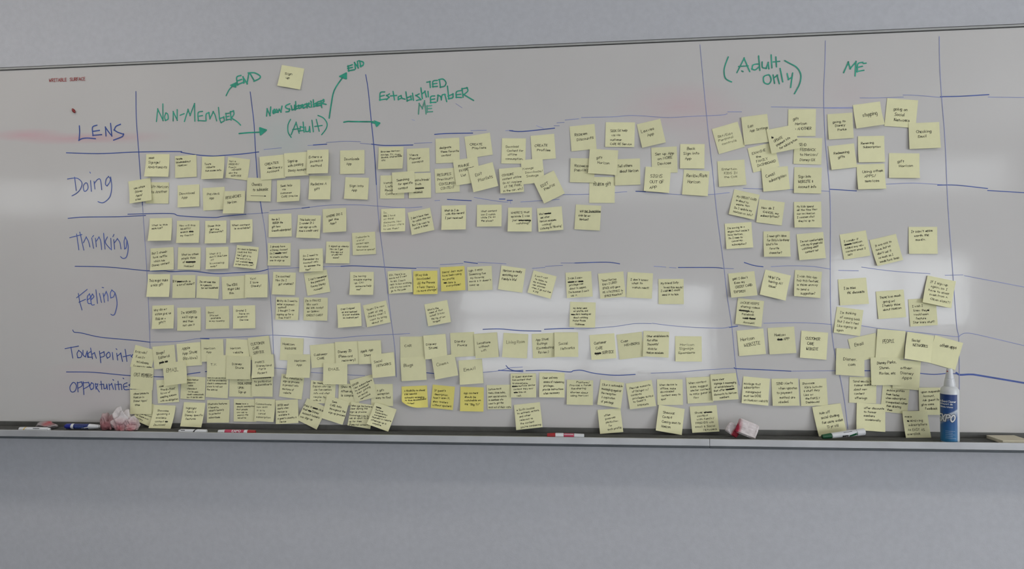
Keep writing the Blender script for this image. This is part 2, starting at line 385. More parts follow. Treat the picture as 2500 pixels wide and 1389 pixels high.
# ------------------------------------------------------------------ whiteboard with tray, lettering and ruled grid
NOTES = """\
-1140.5 1792 79.6 73.5 1.5 ; 12 92 5 66 0 0 0 0 0 ; sees|Signage/|Advertisments ; Sees signage and advertisements
-1044.9 1786.7 72.3 70.5 -1.8 ; 6 74 5 52 0 0 0 0 0 ; hears|~Learns~about|   Horizon ; Hears about, with one word crossed out
-952.8 1779.8 75.6 72.6 -0.1 ; 12 90 25 70 0 0 0 0 0 ; Tours|   Website|  for more info ; Tours website for more info
-871.3 1775.3 73.7 67.1 8 ; 10 78 10 92 -6 0 0 0 1 ; Tell a|FRIEND/|Family|     MEMBER|abt the|    SERVICE ; Tell a friend or family member
-1142.7 1704.2 78.4 68.6 1.5 ; 18 98 8 58 0 0 0 0 1 ; Gift Horizon|  to Another ; Gift to another, half covered by another note
-1197.7 1711.5 75.5 73 -7.3 ; 22 72 25 95 0 0 0 1 0 ; use other|  Disney|   Apps/|  sites ; Use other apps and sites
-1036.2 1692.1 73.2 71.2 -1.5 ; 8 80 28 66 0 0 0 0 0 ; Download|   App ; Download app, beside the Previews app note
-951.5 1681.4 73.9 72.1 -2.1 ; 20 76 18 56 0 0 0 0 1 ; Previews|   App ; Previews app
-881.2 1668.1 68.6 72.2 0.3 ; 8 84 16 60 -4 0 0 1 0 ; RESEARCHES|   Horizon ; Researches, below the Tell a friend note
-800.7 1706.9 79.5 73.7 2.5 ; 20 90 15 86 0 0 0 1 1 ; Chooses|  to subscribe|→ ; Chooses to subscribe, with a long arrow
-1131.3 1586.4 76.1 73.2 -0.1 ; 12 82 24 52 0 0 0 0 0 ; What is this|service? ; What is this service
-1039.2 1577.6 76.3 71.7 0.4 ; 12 82 14 74 0 0 0 0 0 ; How will this|  benefit/|  enrich {the}|  my family? ; How will this benefit my family
-946.1 1575.4 71.1 72.2 -0.1 ; 14 92 16 58 0 0 0 0 0 ; Does this|   get me|  Discounts? ; Does this get me discounts
-860.2 1577 73.6 71.8 -1.9 ; 9 92 16 46 2 0 0 0 0 ; What content|   is available? ; What content is available
-1126.9 1491.8 78.1 72.1 -2.7 ; 7 82 12 84 -2 0 0 0 0 ; But I already|  have netflix|   which has|Disney content ; But I already have another service
-1036.2 1492.2 76.6 70.9 1.3 ; 17 90 24 92 0 0 0 0 0 ; What do other|people think|  of {this app}|     Horizon? ; What do other people think
-941.9 1492.3 75.3 69.7 -1.4 ; 16 94 22 94 0 0 0 0 0 ; What if I|don't like/use|  it?|is canceling|  easy? ; What if I don't like it
-844.3 1494.5 73.4 69.3 6.7 ; 7 93 10 94 0 0 0 0 0 ; My niece in Germany|would love this|Can I gift it to|her even if it's|not available {here}|in her country yet? ; My niece in Germany would love this
-1139.7 1406.5 76.2 72.8 0.6 ; 8 92 16 58 -2 0 0 0 0 ; This might make|   a nice gift ; This might make a nice gift
-1054.7 1402.6 76.7 73.1 0.1 ; 0 98 18 52 0 0 0 0 0 ; $14 {per}month is|        a lot of money? ; A month is a lot of money
-974.2 1399.4 74 70 2.9 ; 12 96 18 62 0 0 0 0 0 ; I'm not sure this|  is a priority|    for our household ; Not sure this is a priority
-887.5 1398.1 78.3 71.5 -2.7 ; 20 76 28 84 0 0 0 0 1 ; The KIDS|  Might Like|    this. ; The kids might like this
-811.7 1402.5 74.3 72.9 -0.2 ; 22 74 10 58 0 0 0 1 0 ; Yay!|I love|  Disney! ; Yay! I love it
-1125.4 1305.6 73.5 74.7 -1.5 ; 8 88 10 82 0 0 0 0 0 ; Why did my|  sister give us|   _this_ as a|         gift?? ; Why did my sister give us this
-1038.6 1298.4 79.3 73.5 -0.5 ; 17 86 12 86 0 0 0 0 0 ; I'm WORRIED|  we'll sign up|   and then|   not use it ; Worried we'll sign up and not use it
-942.9 1303.3 77.6 71.4 -1.4 ; 10 82 22 72 2 0 0 0 0 ; Darn!|   It's not|     available|  in my country ; Darn! It's not available in my country
-854.2 1304.6 73.6 72.7 -0.9 ; 14 76 16 70 1 0 0 0 0 ; Drats! I|     have an|  Android|      Device ; Drats! I have another device
-754.6 1775.8 80.4 73.7 -3.9 ; 20 92 26 76 0 0 0 2 1 ; CREATES|   A{n} Disney|  Account ; Creates an account
-675.7 1782.8 76.9 73.5 -2.2 ; 15 92 24 84 0 0 0 3 1 ; Signs up|with existing|Disney Account ; Signs up with existing account
-604.3 1788.5 69.1 75.3 -0.1 ; 8 76 20 76 0 0 0 4 0 ; Enters a|  payment|   method ; Enters a payment method
-497.4 1786.3 78.3 74.1 0.2 ; 18 80 26 66 0 0 0 0 0 ; Downloads|   App ; Downloads app, above the Sign into app note
-704 1701.3 76.2 69.3 -1.2 ; 15 92 18 84 0 0 0 0 0 ; Seek help|   via|customer|  CARE Service ; Seek help via customer care service
-602 1708.5 70 74.7 0.7 ; 8 82 24 64 0 0 0 0 0 ; Redeems A|     gift ; Redeems a gift
-484.2 1703.8 75.7 68.2 3.2 ; 20 80 28 68 0 0 0 0 0 ; Sign into|   App ; Sign into app, below the Downloads app note
-733 1592.8 74.8 72.5 -1 ; 14 99 14 80 0 0 0 0 0 ; How do I|  REDEEM the|gift for a|6-month subscription? ; How do I redeem the gift
-639.2 1587.3 74.7 71.9 2.6 ; 10 92 12 78 0 0 0 0 0 ; This looks cool|I wonder If I|can sign up with|Mom's credit card ; This looks cool, Mom's credit card
-555.4 1605.6 76 74.3 -2.2 ; 16 86 22 70 -3 0 0 0 0 ; WHERE DO I|   get the|     App? ; Where do I get the app
-462.1 1531.9 74.1 69.8 -2.3 ; 16 98 14 84 0 0.4 0 0 0 ; I subscribe to|  a lot of|content apps.|  What makes|Horizon so special? ; I subscribe to a lot of apps
-736.9 1501.6 74.5 71 0.7 ; 10 92 8 84 0 0 0 0 0 ; I already have|a Disney Account|Do I {really} need|to create another|one to sign up ; I already have an account
-546.1 1505 75.9 67.9 1.1 ; 12 96 14 82 0 0 0 0 0 ; I signed up already|  How do I get|    this app out|      of preview|         mode? ; I signed up already
-614.4 1411.2 74.6 70.7 -9.3 ; 16 98 20 86 -2 0 0 0 1 ; I can't remember|   the password|  for my Disney|      Account! ; I can't remember the password
-631.4 1481.6 76 71.6 -1.5 ; 16 90 22 98 0 0 0 1 0 ; Do I need to|Remember my|Account info|  to ~access~ the|    App? ; Do I need to remember my info
-721.9 1409.4 74.5 71 2.4 ; 13 94 10 62 0 0.25 0 0 0 ; I'm excited!|How Do I|     get started? ; I'm excited! How do I get started
-469.9 1407.6 76 71.4 0.3 ; 15 92 12 84 0 0 0 0 0 ; I'm having|trouble signing|  up. CAN|    someone help|      me? ; I'm having trouble signing up
-712.1 1330.3 75 71.3 1.5 ; 6 94 8 98 0 0 0 0 0 ; {B} Why do I need to|enter a payment|  method?|  I thought I was|signing up for a|    free trial?? ; Why do I need to enter payment
-619.6 1328.5 77.2 71.9 1.1 ; 6 84 6 86 0 0 0 0 0 ; I'm in FRANCE|   Why won't|  the site Accept|    my German|   CREDIT CARD? ; I'm in France, German credit card
-510.5 1308.3 75.6 72.3 -4.5 ; 14 94 16 66 3 0 0 0 0 ; Crap! I signed|  up and realized|    it's not available|     on Android yet! ; I signed up and realized
-423.6 1312.5 75.8 69.5 -11.7 ; 12 90 16 94 0 0 0 0 0 ; Yeah! I'm now|  part of the|Disney club! I|  want to brag|    about it! ; I'm now part of the club
-693.1 2058.2 74.9 67.7 11.2 ; 22 66 26 64 -2 0 0 0 0 ; Sign|  up ; Sign up, alone near the top rail
-373.6 1795.2 79 69.6 0.4 ; 10 96 14 66 0 0 0 0 0 ; Browses Horizon|movies, TV, Music| Books, characters|  etc ; Browses movies, music and books
-287.5 1786.7 70.9 73.1 -0.9 ; 12 74 18 66 0 0 0 0 1 ; Views|Popular|   content ; Views popular content
-370.7 1705.8 75.8 72.2 0.7 ; 14 74 24 88 0 0 0 0 1 ; Watches|   Listen|  Reads|   Content ; Watches, listens, reads content
-283.4 1708.3 69.5 77.1 -0.4 ; 22 94 20 84 0 0.2 0 0 1 ; watch w/friends/|  TV with|  {on my own}|Household ; Household, friends written above it
-333.6 1718.9 71.1 66 -3 ; 20 92 28 86 0 0 0 1 0 ; Searching|  for specific|  content ; Searching for specific content
-195.4 1813.9 74.4 76.3 -1 ; 16 98 30 76 0 0.15 0 0 1 ; designate|  these favorite|   content ; Designate these favorite content
-99.1 1826.2 79.6 68 -7.3 ; 16 82 36 70 10 0 0 0 1 ; CREATE|   Playlists ; Create playlists
-197.5 1722.3 75.5 74.3 -2.1 ; 10 84 16 92 0 0 0 0 1 ; RESUMES|Previously|  CONSUMED|    CONTENT ; Resumes previously consumed content
-135.9 1748.6 76.6 77.6 -7.5 ; 20 82 16 72 0 0 0 1 1 ; MANAGE|FAVORITES|  List ; Manage favorites list
-85 1728.1 77.8 75.9 -13.2 ; 22 88 20 70 0 0 0 2 0 ; Edit|  Playlists ; Edit playlists
8.6 1806.9 73.4 77.3 2.2 ; 18 92 25 88 0 0.15 0 0 1 ; Download|  Content for|   offline|consumption, ; Download content for offline consumption
98.9 1816.1 71.9 75.1 -3.4 ; 14 82 36 70 6 0 0 0 1 ; CREATE|   Profiles ; Create profiles
66.3 1743.4 66.4 73.6 -4.7 ; 6 98 28 76 0 0.3 0 1 1 ; Manage|   Downloads/|    Storage ; Manage downloads and storage
1.8 1717.1 72 75.8 -3.2 ; 12 96 18 98 -1 0 0 2 0 ; CONSUME|content offline|(in AN Airplane|  AT THE PARK,|in the car, etc) ; Consume content offline in an airplane
115.6 1693.7 69.4 77.8 -25.1 ; 20 80 24 60 0 0 0 2 0 ; EDIT|  Profile ; Edit profile, strongly tilted
219.5 1841.3 75.4 75.7 -4.2 ; 18 92 26 66 0 0 0 0 1 ; Redeem|  Discounts ; Redeem discounts
330 1846.9 86.6 74.5 2.3 ; 17 92 26 96 0 0 0 0 0 ; SEEK EK help|  via via|customer|CARE RE Service ; Seek help via customer care
422.1 1847.7 71 73.5 -11.7 ; 12 68 20 66 -4 0 0 0 0 ; Leaves|     App ; Leaves app
275 1682.3 76 78.2 1.3 ; 16 86 12 40 0 0 0 0 1 ; Redeem gift ; Redeem gift, longest hanging one of its cluster
350.9 1734.1 75.3 78.4 -0.7 ; 12 94 16 56 0 0 0 1 1 ; Tell others|   about Horizon ; Tell others about it
216.6 1742.1 73 73.1 2.3 ; 18 96 20 60 0 0 0 1 1 ; Redeem|Privileges ; Redeem privileges
278.7 1765.5 84.9 75 5 ; 26 74 24 62 0 0 0 2 0 ; gift|  Horizon ; Gift, on top of the Redeem privileges note
460.5 1767.3 74.8 77.8 -1.4 ; 14 90 16 72 0 0 0 0 1 ; Set up App|   on MORE|   Devices ; Set up app on more devices
438.6 1708.5 74.9 74.2 5.5 ; 22 78 24 94 0 0 0 1 0 ; SIGNS|OUT OF|APP ; Signs out of app
541.7 1775.9 71.1 73.6 1.7 ; 14 80 8 68 0 0 0 0 0 ;     Back|Sign into|  App ; Back, sign into app
551.1 1696.7 74.4 74.9 5.4 ; 12 96 10 58 0 0 0 0 0 ; Review/Rate|  Horizon ; Review and rate
646.8 1827.9 77.3 77.5 -14.9 ; 12 78 28 76 4 0.3 0 0 1 ; Set/Edit|Parental|   controls ; Set and edit parental controls
725.2 1849.8 74.9 82.7 -5.7 ; 22 98 28 60 0 0.2 0 1 1 ; Edit|  App Settings ; Edit app settings
857.1 1866.3 78.1 79.2 1.6 ; 18 86 26 82 0 0 0 0 1 ; gift|   Horizon|to ANOTHER ; Gift to another, uncovered, beside the payment note
747.3 1767.9 76.8 73.8 -12.4 ; 12 92 16 86 0 0 0 0 1 ; EXAMINE|    the|   FAMILY|   DASHBOARD ; Examine the family dashboard
873.1 1782.6 78.6 77.4 2.9 ; 17 88 16 92 0 0 0 0 1 ; SEND|  FEEDBACK|  to Horizon/|  Disney GX ; Send feedback
801.3 1818.4 80.5 72 -9.6 ; 18 92 12 84 -18 0 0 2 0 ; {A}|UPDATE|payment info|  for subscription ; Update payment info for subscription
655.1 1723.1 77.9 76.3 -2.5 ; 14 72 26 72 4 0.3 0 0 0 ; Entertain|   KIDS IN|   the CAR ; Entertain kids in the car
779.9 1702.9 75.6 68.9 -3.8 ; 16 90 14 60 -14 0 0 1 0 ; Cancel|  subscription ; Cancel subscription
871.9 1696.9 77.6 76.3 2.6 ; 16 82 26 84 0 0 0 0 0 ; Sign into|WEBSITE &|Account info ; Sign into website and account info
965.3 1852.7 70.2 74.4 -2 ; 20 74 24 72 0 0 0 0 0 ; going to|   Disney|      Parks ; Going to the parks
1042 1882 76.2 70.1 -5.9 ; 30 84 30 62 0 0 0 0 0 ; stopping ; Stopping
1134.1 1884.9 85.5 80.8 6.2 ; 24 80 26 84 0 0 0 0 1 ; going on|  Social|  Networks ; Going on social networks
1195.4 1817.6 83.8 74.9 -0.7 ; 24 74 24 62 0 0 0 1 0 ; Checking|  Email ; Checking email
1048.5 1703.4 77.4 73.7 -0.2 ; 20 94 20 76 0 0 0 0 0 ; Using other|  APPS/|  services ; Using other apps and services
1049.9 1783.1 73.2 76.9 0.7 ; 12 86 20 48 0 0 0 0 0 ; Renewing|   Subscription ; Renewing subscription
970.1 1763.3 72.5 70.5 -5.2 ; 18 78 22 60 0 0 0 0 0 ; Redeeming|     gifts ; Redeeming gifts
1140.4 1733 83.6 72.3 2.1 ; 28 80 24 60 0 0 0 0 0 ; gift|  Horizon ; Gift, beside the Using other apps note
-367.7 1602.5 76.3 72.4 -1.4 ; 10 96 8 94 0 0.35 0 0 0 ; So,|{OK} I have|all these|discounts. How|Do I know where|to use them? ; So, I have all these discounts
-280.5 1597.4 72.3 70.9 -11.4 ; 10 96 20 82 0 0 0 0 0 ; I don't have time|  to watch this now|But I do want to|  watch it later. ; I don't have time to watch this
-177.7 1607.2 76.1 75.5 -0.4 ; 13 93 12 58 0 0 0 0 0 ; What do I do|  with this reward| I just received? ; What do I do with this reward
-67.8 1611.2 76.3 66.9 0.4 ; 17 82 22 80 0 0 0 0 0 ; What content|can I watch|while I'm on|the plane? ; What content can I watch
26.1 1597.3 73.1 73.7 1 ; 13 96 14 74 0 0 0 0 0 ; WHERE'S that|episode I was|  just {browsing}|        watching? ; Where's that episode I was watching
118.2 1597.1 75.4 71.7 -3.8 ; 8 96 16 94 -1 0 0 0 0 ; What {movies}|  are other|Horizon members|    watching?|Listening to "Reading" ; What are other members watching
231.7 1600 76.3 75.2 4 ; 14 100 18 66 0 0 0 0 0 ;   Will _the Incredibles_|ever be on|  Horizon? ; Will the movie ever be on
690.3 1629.8 74.8 75.8 13.8 ; 16 94 16 92 0 0 0 0 0 ; My CREDIT CARD|is about to|  expire. How|Do I update my|Horizon cc info? ; My credit card is about to expire
765.6 1605.5 73.5 68.6 8.4 ; 14 88 26 76 0 0 0 0 0 ; How do I|   CANCEL my|subscription? ; How do I cancel my subscription
870.8 1596.7 77 75.8 0.6 ; 11 86 10 82 0 0 0 0 0 ; My kids spend|all the time they|can on Horizon|I wonder what|  they're up to ; My kids spend all the time
674.5 1538.6 77 75.4 -2.8 ; 10 90 12 90 0 0 0 0 0 ; I'm moving to a|region that doesn't|have Horizon.| Do I need to|      cancel my|      subscription? ; I'm moving to a region
782.6 1512.1 75.2 74.8 0.4 ; 10 98 10 92 0 0 0 0 0 ;   I need gift ideas|  for Billy's birthday|What's his|      favorite|     character? ; I need gift ideas for a birthday
879.8 1504.6 75.5 76.5 -4.3 ; 12 98 20 78 -2 0 0 0 0 ; I'm not comfortable|with my 6-year-old| watching adult|      content yet ; I'm not comfortable watching adult content
1002.6 1505.9 74.2 74.4 -8.8 ; 12 88 22 90 0 0 0 0 0 ; I wonder if|{there} Horizon|added any new|content since I|  left ; I wonder if it added content
1089 1490.3 75 77.8 -13.1 ; 14 88 18 94 0 0 0 0 0 ; It was nice to|have, but we|didn't use it|as much as I|would have liked ; It was nice to have
1190.3 1516.7 78 77.7 0.9 ; 9 85 10 56 0 0 0 0 0 ; It didn't seem|    worth the|      money. ; It didn't seem worth the money
-348 1411.6 75.6 70 -4 ; 6 98 10 94 0 0.25 0 0 0 ; ECK. There's no|movie out I want|  to see. I don't|need to buy anything|AND it's too cold to|  go to the park ; There's no movie out
-268.1 1408.4 75.5 72 -0.9 ; 8 98 8 94 0 0 1 0 0 ; OH my kids|   Downloaded|    _All_ the Phineas|   & Ferb! There's|   No more storage! ; My kids downloaded all
-182.3 1419.5 75.5 74.3 -2.6 ; 8 92 14 86 0 0 1 0 0 ; Drats! Joey must|have been using|my profile|  {as} Jake is|      everywhere! ; Drats! using my profile
-98.7 1419.6 76.3 73.6 -2.1 ; 7 96 8 82 -1 0 0 0 0 ; Ugh. I keep|Searching for|  my favorite|movie & it doesn't|come up ; I keep searching for my favorite movie
-230.7 1313.7 73 68.6 -10.4 ; 10 80 20 92 0 0 0 0 0 ; What's the|  name of that|  actor? It's on|    the tip of my|      tongue! ; What's the name of that actor
-0.2 1416.6 75.1 73.5 8.5 ; 10 88 10 62 0 0 0 0 0 ; Horizon is really|enriching our|Family's life! ; Really enriching our family's life
92 1399.2 72.7 70 15.4 ; 12 94 14 92 0 0 0 0 0 ; I can't wait|  to listen to|my awesome|new playlist|when I go out for|    a jog ; I can't wait to listen
203.7 1397.9 77.6 76.7 -2.9 ; 8 88 16 98 0 0 0 0 0 ; I wish I knew|{about} my {free}|  privilege was|  about to expire.|I'm bummed I can't|    use it. ; I wish I knew my privilege
213.5 1307.1 76.8 75.7 2.1 ; 6 84 18 94 0 0 0 0 0 ;     my sister used|     my profile, and|{now} she's teasing me|     about watching|    Mickey Mouse|         Clubhouse ; My sister used my profile
301.7 1395.5 75.9 75.7 -4.6 ; 12 92 20 98 -1 0 0 0 0 ; "Wow! Horizon| Knew I LIKED|SPACE AND gave|ME A FASTPASS to|  SPACE Mountain!" ; Wow! knew I liked space
384.1 1394.1 75.5 76 3.5 ; 14 88 20 66 0 0 0 0 0 ; I don't know|  what to|   watch next! ; I don't know what to watch next
476.6 1374.9 73.8 74.9 0.4 ; 10 98 10 70 0 0 0 0 0 ; My friend Sally|     loves this movie!|I wish {if} I could|  send it to her ; My friend loves this movie
683.8 1394.4 75.4 71.4 -5 ; 14 86 14 86 0 0 0 0 0 ; gah! I didn't|  Know my|   CREDIT CARD|EXPIRED! ; I didn't know my card expired
776.9 1391.6 74.7 75.4 14.2 ; 18 76 14 66 0 0 0 0 0 ; Help! I'm|  having AN|   issue! ; Help! I'm having an issue
868.9 1394.1 76.1 76.8 4.9 ; 10 94 14 96 0 0 0 0 0 ; I wish this App|had this feature.|is there anyway|to send a|      suggestion? ; I wish this app had this feature
703.3 1311.5 75.5 76.8 7.2 ; 10 88 8 96 0 0 0 0 0 ; JACKIE KEEPS|  sharing videos|{through} my|     Facebook|       {wall} {feed}|        Account! ; Keeps sharing videos, words scribbled out
707.5 1223.6 76.6 75.1 -4.8 ; 12 84 22 70 -3 0 0 0 0 ; Horizon|   WEBSITE ; Website in big letters, below the sharing videos note
794.6 1228.9 75.8 77.3 -3.2 ; 24 80 20 54 2 0 0 0 0 ; Horizon|    {the} APP ; App after a scribbled word
885.1 1215.1 75.6 78.8 4.8 ; 18 72 16 74 0 0 0 0 0 ; CUSTOMER|   CARE|  WEBSITE ; Customer care website
996.2 1370.9 78.8 76 -3.3 ; 19 90 26 62 0 0 0 0 0 ; I do miss|    the discounts ; I do miss the discounts
1101 1333.1 77.2 80 -4.1 ; 12 88 16 76 1 0 0 0 0 ; There's so much|     going on!|   I hardly think|    about Horizon ; There's so much going on
1188.9 1309.9 75.3 78.5 -3.2 ; 12 92 20 94 2 0 0 0 1 ; I wish I|  knew they{d}|  would soon|     feature|Star Wars stuff! ; I wish I knew they would feature
1231.1 1368.5 79 78.6 12.9 ; 14 94 12 88 0 0 0 1 0 ; If I sign up|  again, do I|have to start|  over from a|    Clean slate?! ; If I sign up again
982.6 1284.4 74.5 76.2 8.3 ; 10 94 12 96 0 0.2 0 0 0 ;   I'm thinking|   of coming back|But I don't feel|Like signing up|again ; I'm thinking of coming back
1027.4 1207.5 79.2 69.6 -13.2 ; 18 52 18 42 4 0 0 0 1 ; Email ; Email, tucked under the People note
1097.8 1218 77.6 82.7 4.8 ; 22 64 28 52 -7 0 0 1 1 ; PEOPLE ; People
1248.3 1193.6 79.1 80.7 16.4 ; 26 84 14 36 -5 0 0 0 1 ; other apps ; Other apps, above the spray bottle
1173.9 1209.8 74 77.5 9.8 ; 20 84 18 54 0 0 0 2 0 ; Social|   NETWORKS ; Social networks, between People and Other apps
1110.2 1057.8 74.2 76.9 5.5 ; 16 98 10 98 0 0 0 0 1 ; Archive profiles|~from~ tastes|when subscription|is suspended rather|  than deleting|    them ; Archive profiles when subscription is suspended
1021.1 1084.5 75.1 75 1.5 ; 14 98 8 88 0 0 0 0 1 ; Send emails to|  former members| about new|  content|   offerings ; Send emails to former members
1141.4 1129.8 73.4 83 4.4 ; 26 78 18 70 0 0 0 1 1 ; other|Disney|  Apps ; Other apps, beside the Stores and movies note
1082.6 1140.1 81.2 79.7 -0.6 ; 22 88 10 66 0 0 0 2 0 ; Disney Parks,|   Stores,|   Movies, etc ; Parks, stores and movies
985.4 1166.1 79 77.1 2.9 ; 26 76 28 70 0 0 0 1 0 ; Disney.|     com ; A web address, half over the Email note
-1196.1 1172.3 71.4 72.2 14.3 ; 10 98 14 98 -6 0 0 0 1 ; Friends/|  Family|    members|(parents {etc} ; Friends and family members
-1199 1108.6 76.9 72 3.6 ; 14 98 22 50 2 0 0 1 1 ; CAST MEMBERS ; Cast members, under the Friends and family note
-1121.9 1177.3 75 72.8 -5.2 ; 18 76 18 80 -6 0 0 1 1 ; Blogs/|  Editorial|  {pub} {...} ; Blogs and editorial
-1038.9 1185.4 81.3 73.5 -4.3 ; 22 86 10 76 -1 0 0 0 1 ; Apple|App Store|(Reviews) ; App store reviews
-960.2 1198.4 74.3 70.4 -1.4 ; 14 64 32 64 0 0.15 0 1 1 ; Horizon|   App ; App, above the T.V. note
-1027.2 1078.1 81.6 72.5 2.6 ; 26 96 8 98 0 0.25 0 0 1 ; Make Horizon|present &|  visible|wherever it|   can be used,|clearly communicate|how it can be used ; Make present and visible wherever used
-946 1083.5 73.4 71.2 3 ; 4 96 4 72 0 0 0 0 1 ; {Cur}rent geographical|& device availability|clear & communicate|plans to roll out|the service ; Geographical and device availability clear
-876.9 1196.6 79.3 74.3 3.1 ; 20 74 30 64 -3 0.15 0 0 1 ; Horizon|    website ; Website, tucked between the App and Customer care service notes
-942.3 1148.3 69.9 71.3 -0.1 ; 18 50 32 50 0 0 0 2 1 ; T.V. ; T.V.
-803.1 1206.7 70.5 70.1 -7.2 ; 12 76 18 80 0 0 0 1 1 ; CUSTOMER|  CARE|  SERVICE ; Customer care service, overlapping the Parks resort note
-866.2 1084 79.1 66 1.2 ; 34 100 6 86 0 0 0 0 1 ; OFFER FREE|TRIAL MEMBER|  UPON|  Sign up ; Offer free trial member upon sign up
-795.6 1085.7 68.9 66 0.5 ; 4 96 2 54 0 0.25 0 1 1 ; {communicate}|  to potential|    subscribers ; To potential subscribers
-871 1144.3 80.2 73 0.9 ; 24 78 26 58 0 0 0 3 0 ; Disney|    Store ; Store, above the Offer free trial note
-790.4 1150 71.3 70.1 -3.5 ; 14 90 24 88 0 0 0 2 0 ; PARKS|  Disneyland|     Paris|    Resort ; Parks and resort
-1113.2 1067.8 71.9 74.6 -4.4 ; 12 96 18 96 -2 0 0 0 1 ; Adam|  "Preview Mode"|  As way of|sampling screens|with no obligation ; Preview mode as way of sampling
-1083.4 1125.8 79.6 71.1 -8.2 ; 14 68 18 50 6 0 0 2 0 ; EMAIL ; Email, over the Blogs and Preview mode notes
-700 1084.4 74.4 72.2 7 ; 10 94 4 88 0 0 0 0 1 ; Easy transition to|sign up process|in product info|sections of|   website ; Easy transition to sign up process
-698.7 1202.2 74.3 71.1 2.9 ; 10 72 18 56 0 0 0 0 1 ; Horizon|   Website ; Website, overlapped by the App note beside Customer care
-599.2 1067.5 80.6 69.7 3.7 ; 10 86 2 96 0 0 0 0 1 ; Be transparent|Explain why we|  ask for certain|  info and what|  we plan to do|  with it ; Be transparent, explain why we ask
-596.3 1182.4 81.6 71.6 -4.9 ; 14 68 34 70 0 0 0 0 1 ; Customer|    CARE ; Customer care, beside the password recovery note
-675.3 1150.3 74.7 72.5 1 ; 32 82 20 54 0 0 0 1 0 ; Horizon|   App ; App, beside the Customer care note
-517.7 1191.1 76.8 70.9 -2.3 ; 12 84 34 92 0 0 0 1 1 ; Disney ID|(Password|     recovery) ; I D password recovery
-444.8 1193.4 73 71.9 -2.6 ; 10 66 34 70 -3 0 0 2 1 ; Apple App|     Store ; App store, beside the password recovery note
-514.5 1060.9 67.1 67.6 1.7 ; 12 98 6 64 0 0 0 0 1 ; Show me|After sign up|is completed ; Show me after sign up
-556.2 1126.6 77.1 66 0.2 ; 22 70 18 40 0 0.2 0 2 0 ; EMAIL ; Email, below the password recovery note
-409 1059.9 69.4 68.3 -0.9 ; 22 90 20 70 0 0.15 0 0 1 ;   A gift|   exception|easy to find ; A gift exception easy to find
-467 1080.4 74.5 70.7 -14.6 ; 10 98 10 92 -10 0 0 1 1 ; OFFER| New subscribers| to broadcast|  their joining|  on social|    networks ; Offer new subscribers to broadcast joining
-401.7 1154.1 74.1 72 -6.5 ; 12 86 22 58 -2 0 0 3 0 ; Social|   NETWORKS ; Social networks, below the App store note
-474.5 997.2 73.8 73.5 8.1 ; 2 98 4 98 -5 0 0 2 1 ; Make age limitations|clear during the|sign up process|Encourage kids to|ask an adult to sign|up for them|(Parental consent) ; Make age limitations clear
-631.8 999.9 71.3 74.9 24.7 ; 4 98 16 82 -8 0 0 1 1 ; Make it {easy} clear|that {my} Disney| Account holders|can sign up ; Make it clear account holders can sign up
-557 1013.8 73.3 72.8 15.3 ; 24 98 10 72 -3 0 0 2 0 ;   Send|CARE links|throughout the|sign up process ; Send care links throughout the sign up
-405.4 995.5 72.2 68.7 18 ; 10 96 10 92 -3 0 0 3 0 ;   {Make}|  Surface|   Subscription|   management|features in website|After sign up is|     complete. ; Surface subscription management features
-1181.4 995.1 72 69.3 21.7 ; 4 80 44 92 -2 0 0 0 1 ;       {able} to|access Horizon|  in their own|  country ; In their own country
-1200.6 1033.9 74.1 78.4 -0.7 ; 16 86 10 70 1 0 0 2 0 ; cross-promote|Horizon in|Disney Apps/|   sites ; Cross promote in apps and sites
-1122.8 986.6 73.7 72.1 1.3 ; 20 80 16 94 0 0 0 1 0 ; Showcase|upcoming &|available|content {to}|Download ; Showcase upcoming and available content
-1023.8 994.2 72.2 75.2 1.5 ; 14 98 16 76 0 0 0 0 0 ; highlight|  family &|Disney specific|  features ; Highlight family specific features
-942.4 1005 74.8 71.3 -1.3 ; 4 90 10 84 0 0 0 0 0 ; Illustrate features| & benefits|  clearly/quickly|  to potential|  subscribers ; Illustrate features and benefits clearly
-854 1008.1 74.9 71.1 0.3 ; 10 94 14 90 0 0.2 0 0 1 ; {Make} have a|  simple description| that people|  can use to|   explain the|    benefits ; Have a simple description people can use
-787.2 1010.5 66 70 1.7 ; 4 84 16 88 0 0.15 0 1 0 ; Communicate|  how easy|  it is to|     cancel|  subscription ; Communicate how easy to cancel
-713 1006.9 73.2 73 -3.4 ; 8 92 14 98 0 0 0 2 0 ; OFFER email|alerts when|Horizon is|  available in|a guest's country &|     Device ; Offer email alerts when available
-311 1206.7 77.1 69.9 -0.3 ; 18 48 30 50 0 0 0 0 1 ; CAR ; Car
-307.9 1142.2 78.8 72 -3.2 ; 12 50 20 44 -4 0 0 1 1 ; Blogs ; Blogs, below the Car note
-238.2 1210.8 69.9 73.6 -4.2 ; 10 66 30 62 0 0 0 2 1 ; Disney|   Store ; Store, beside the Car note
-153.7 1216.9 74.6 74.3 -2.5 ; 18 74 28 60 0 0 0 0 1 ; Disney|   Parks ; Parks, beside the Locations without wifi note
-80.1 1214.4 72 75.1 -4.3 ; 12 70 30 78 0 0 0 1 0 ; Locations|  without|     wifi ; Locations without wifi
-208.3 1149.9 72.5 66.6 -10.4 ; 16 70 22 48 0 0.3 0 3 0 ; Cinema ; Cinema
-128.5 1133.5 73.1 73.9 -4 ; 20 72 26 50 -3 0 0 0 0 ; Email ; Email, below the Locations without wifi note
8.7 1214 75.7 73.4 3.4 ; 14 90 24 48 -2 0.35 0 0 0 ; Living Room ; Living room
97 1214 72.8 73.7 -2.8 ; 16 90 16 86 0 0 0 0 1 ; App Store|  Ratings|(Contributing|   Review) ; App store ratings
163.7 1217.2 71.7 73.5 -0 ; 18 86 34 74 -4 0.2 0 1 0 ; Social|  Networks ; Social networks, beside the App store ratings note
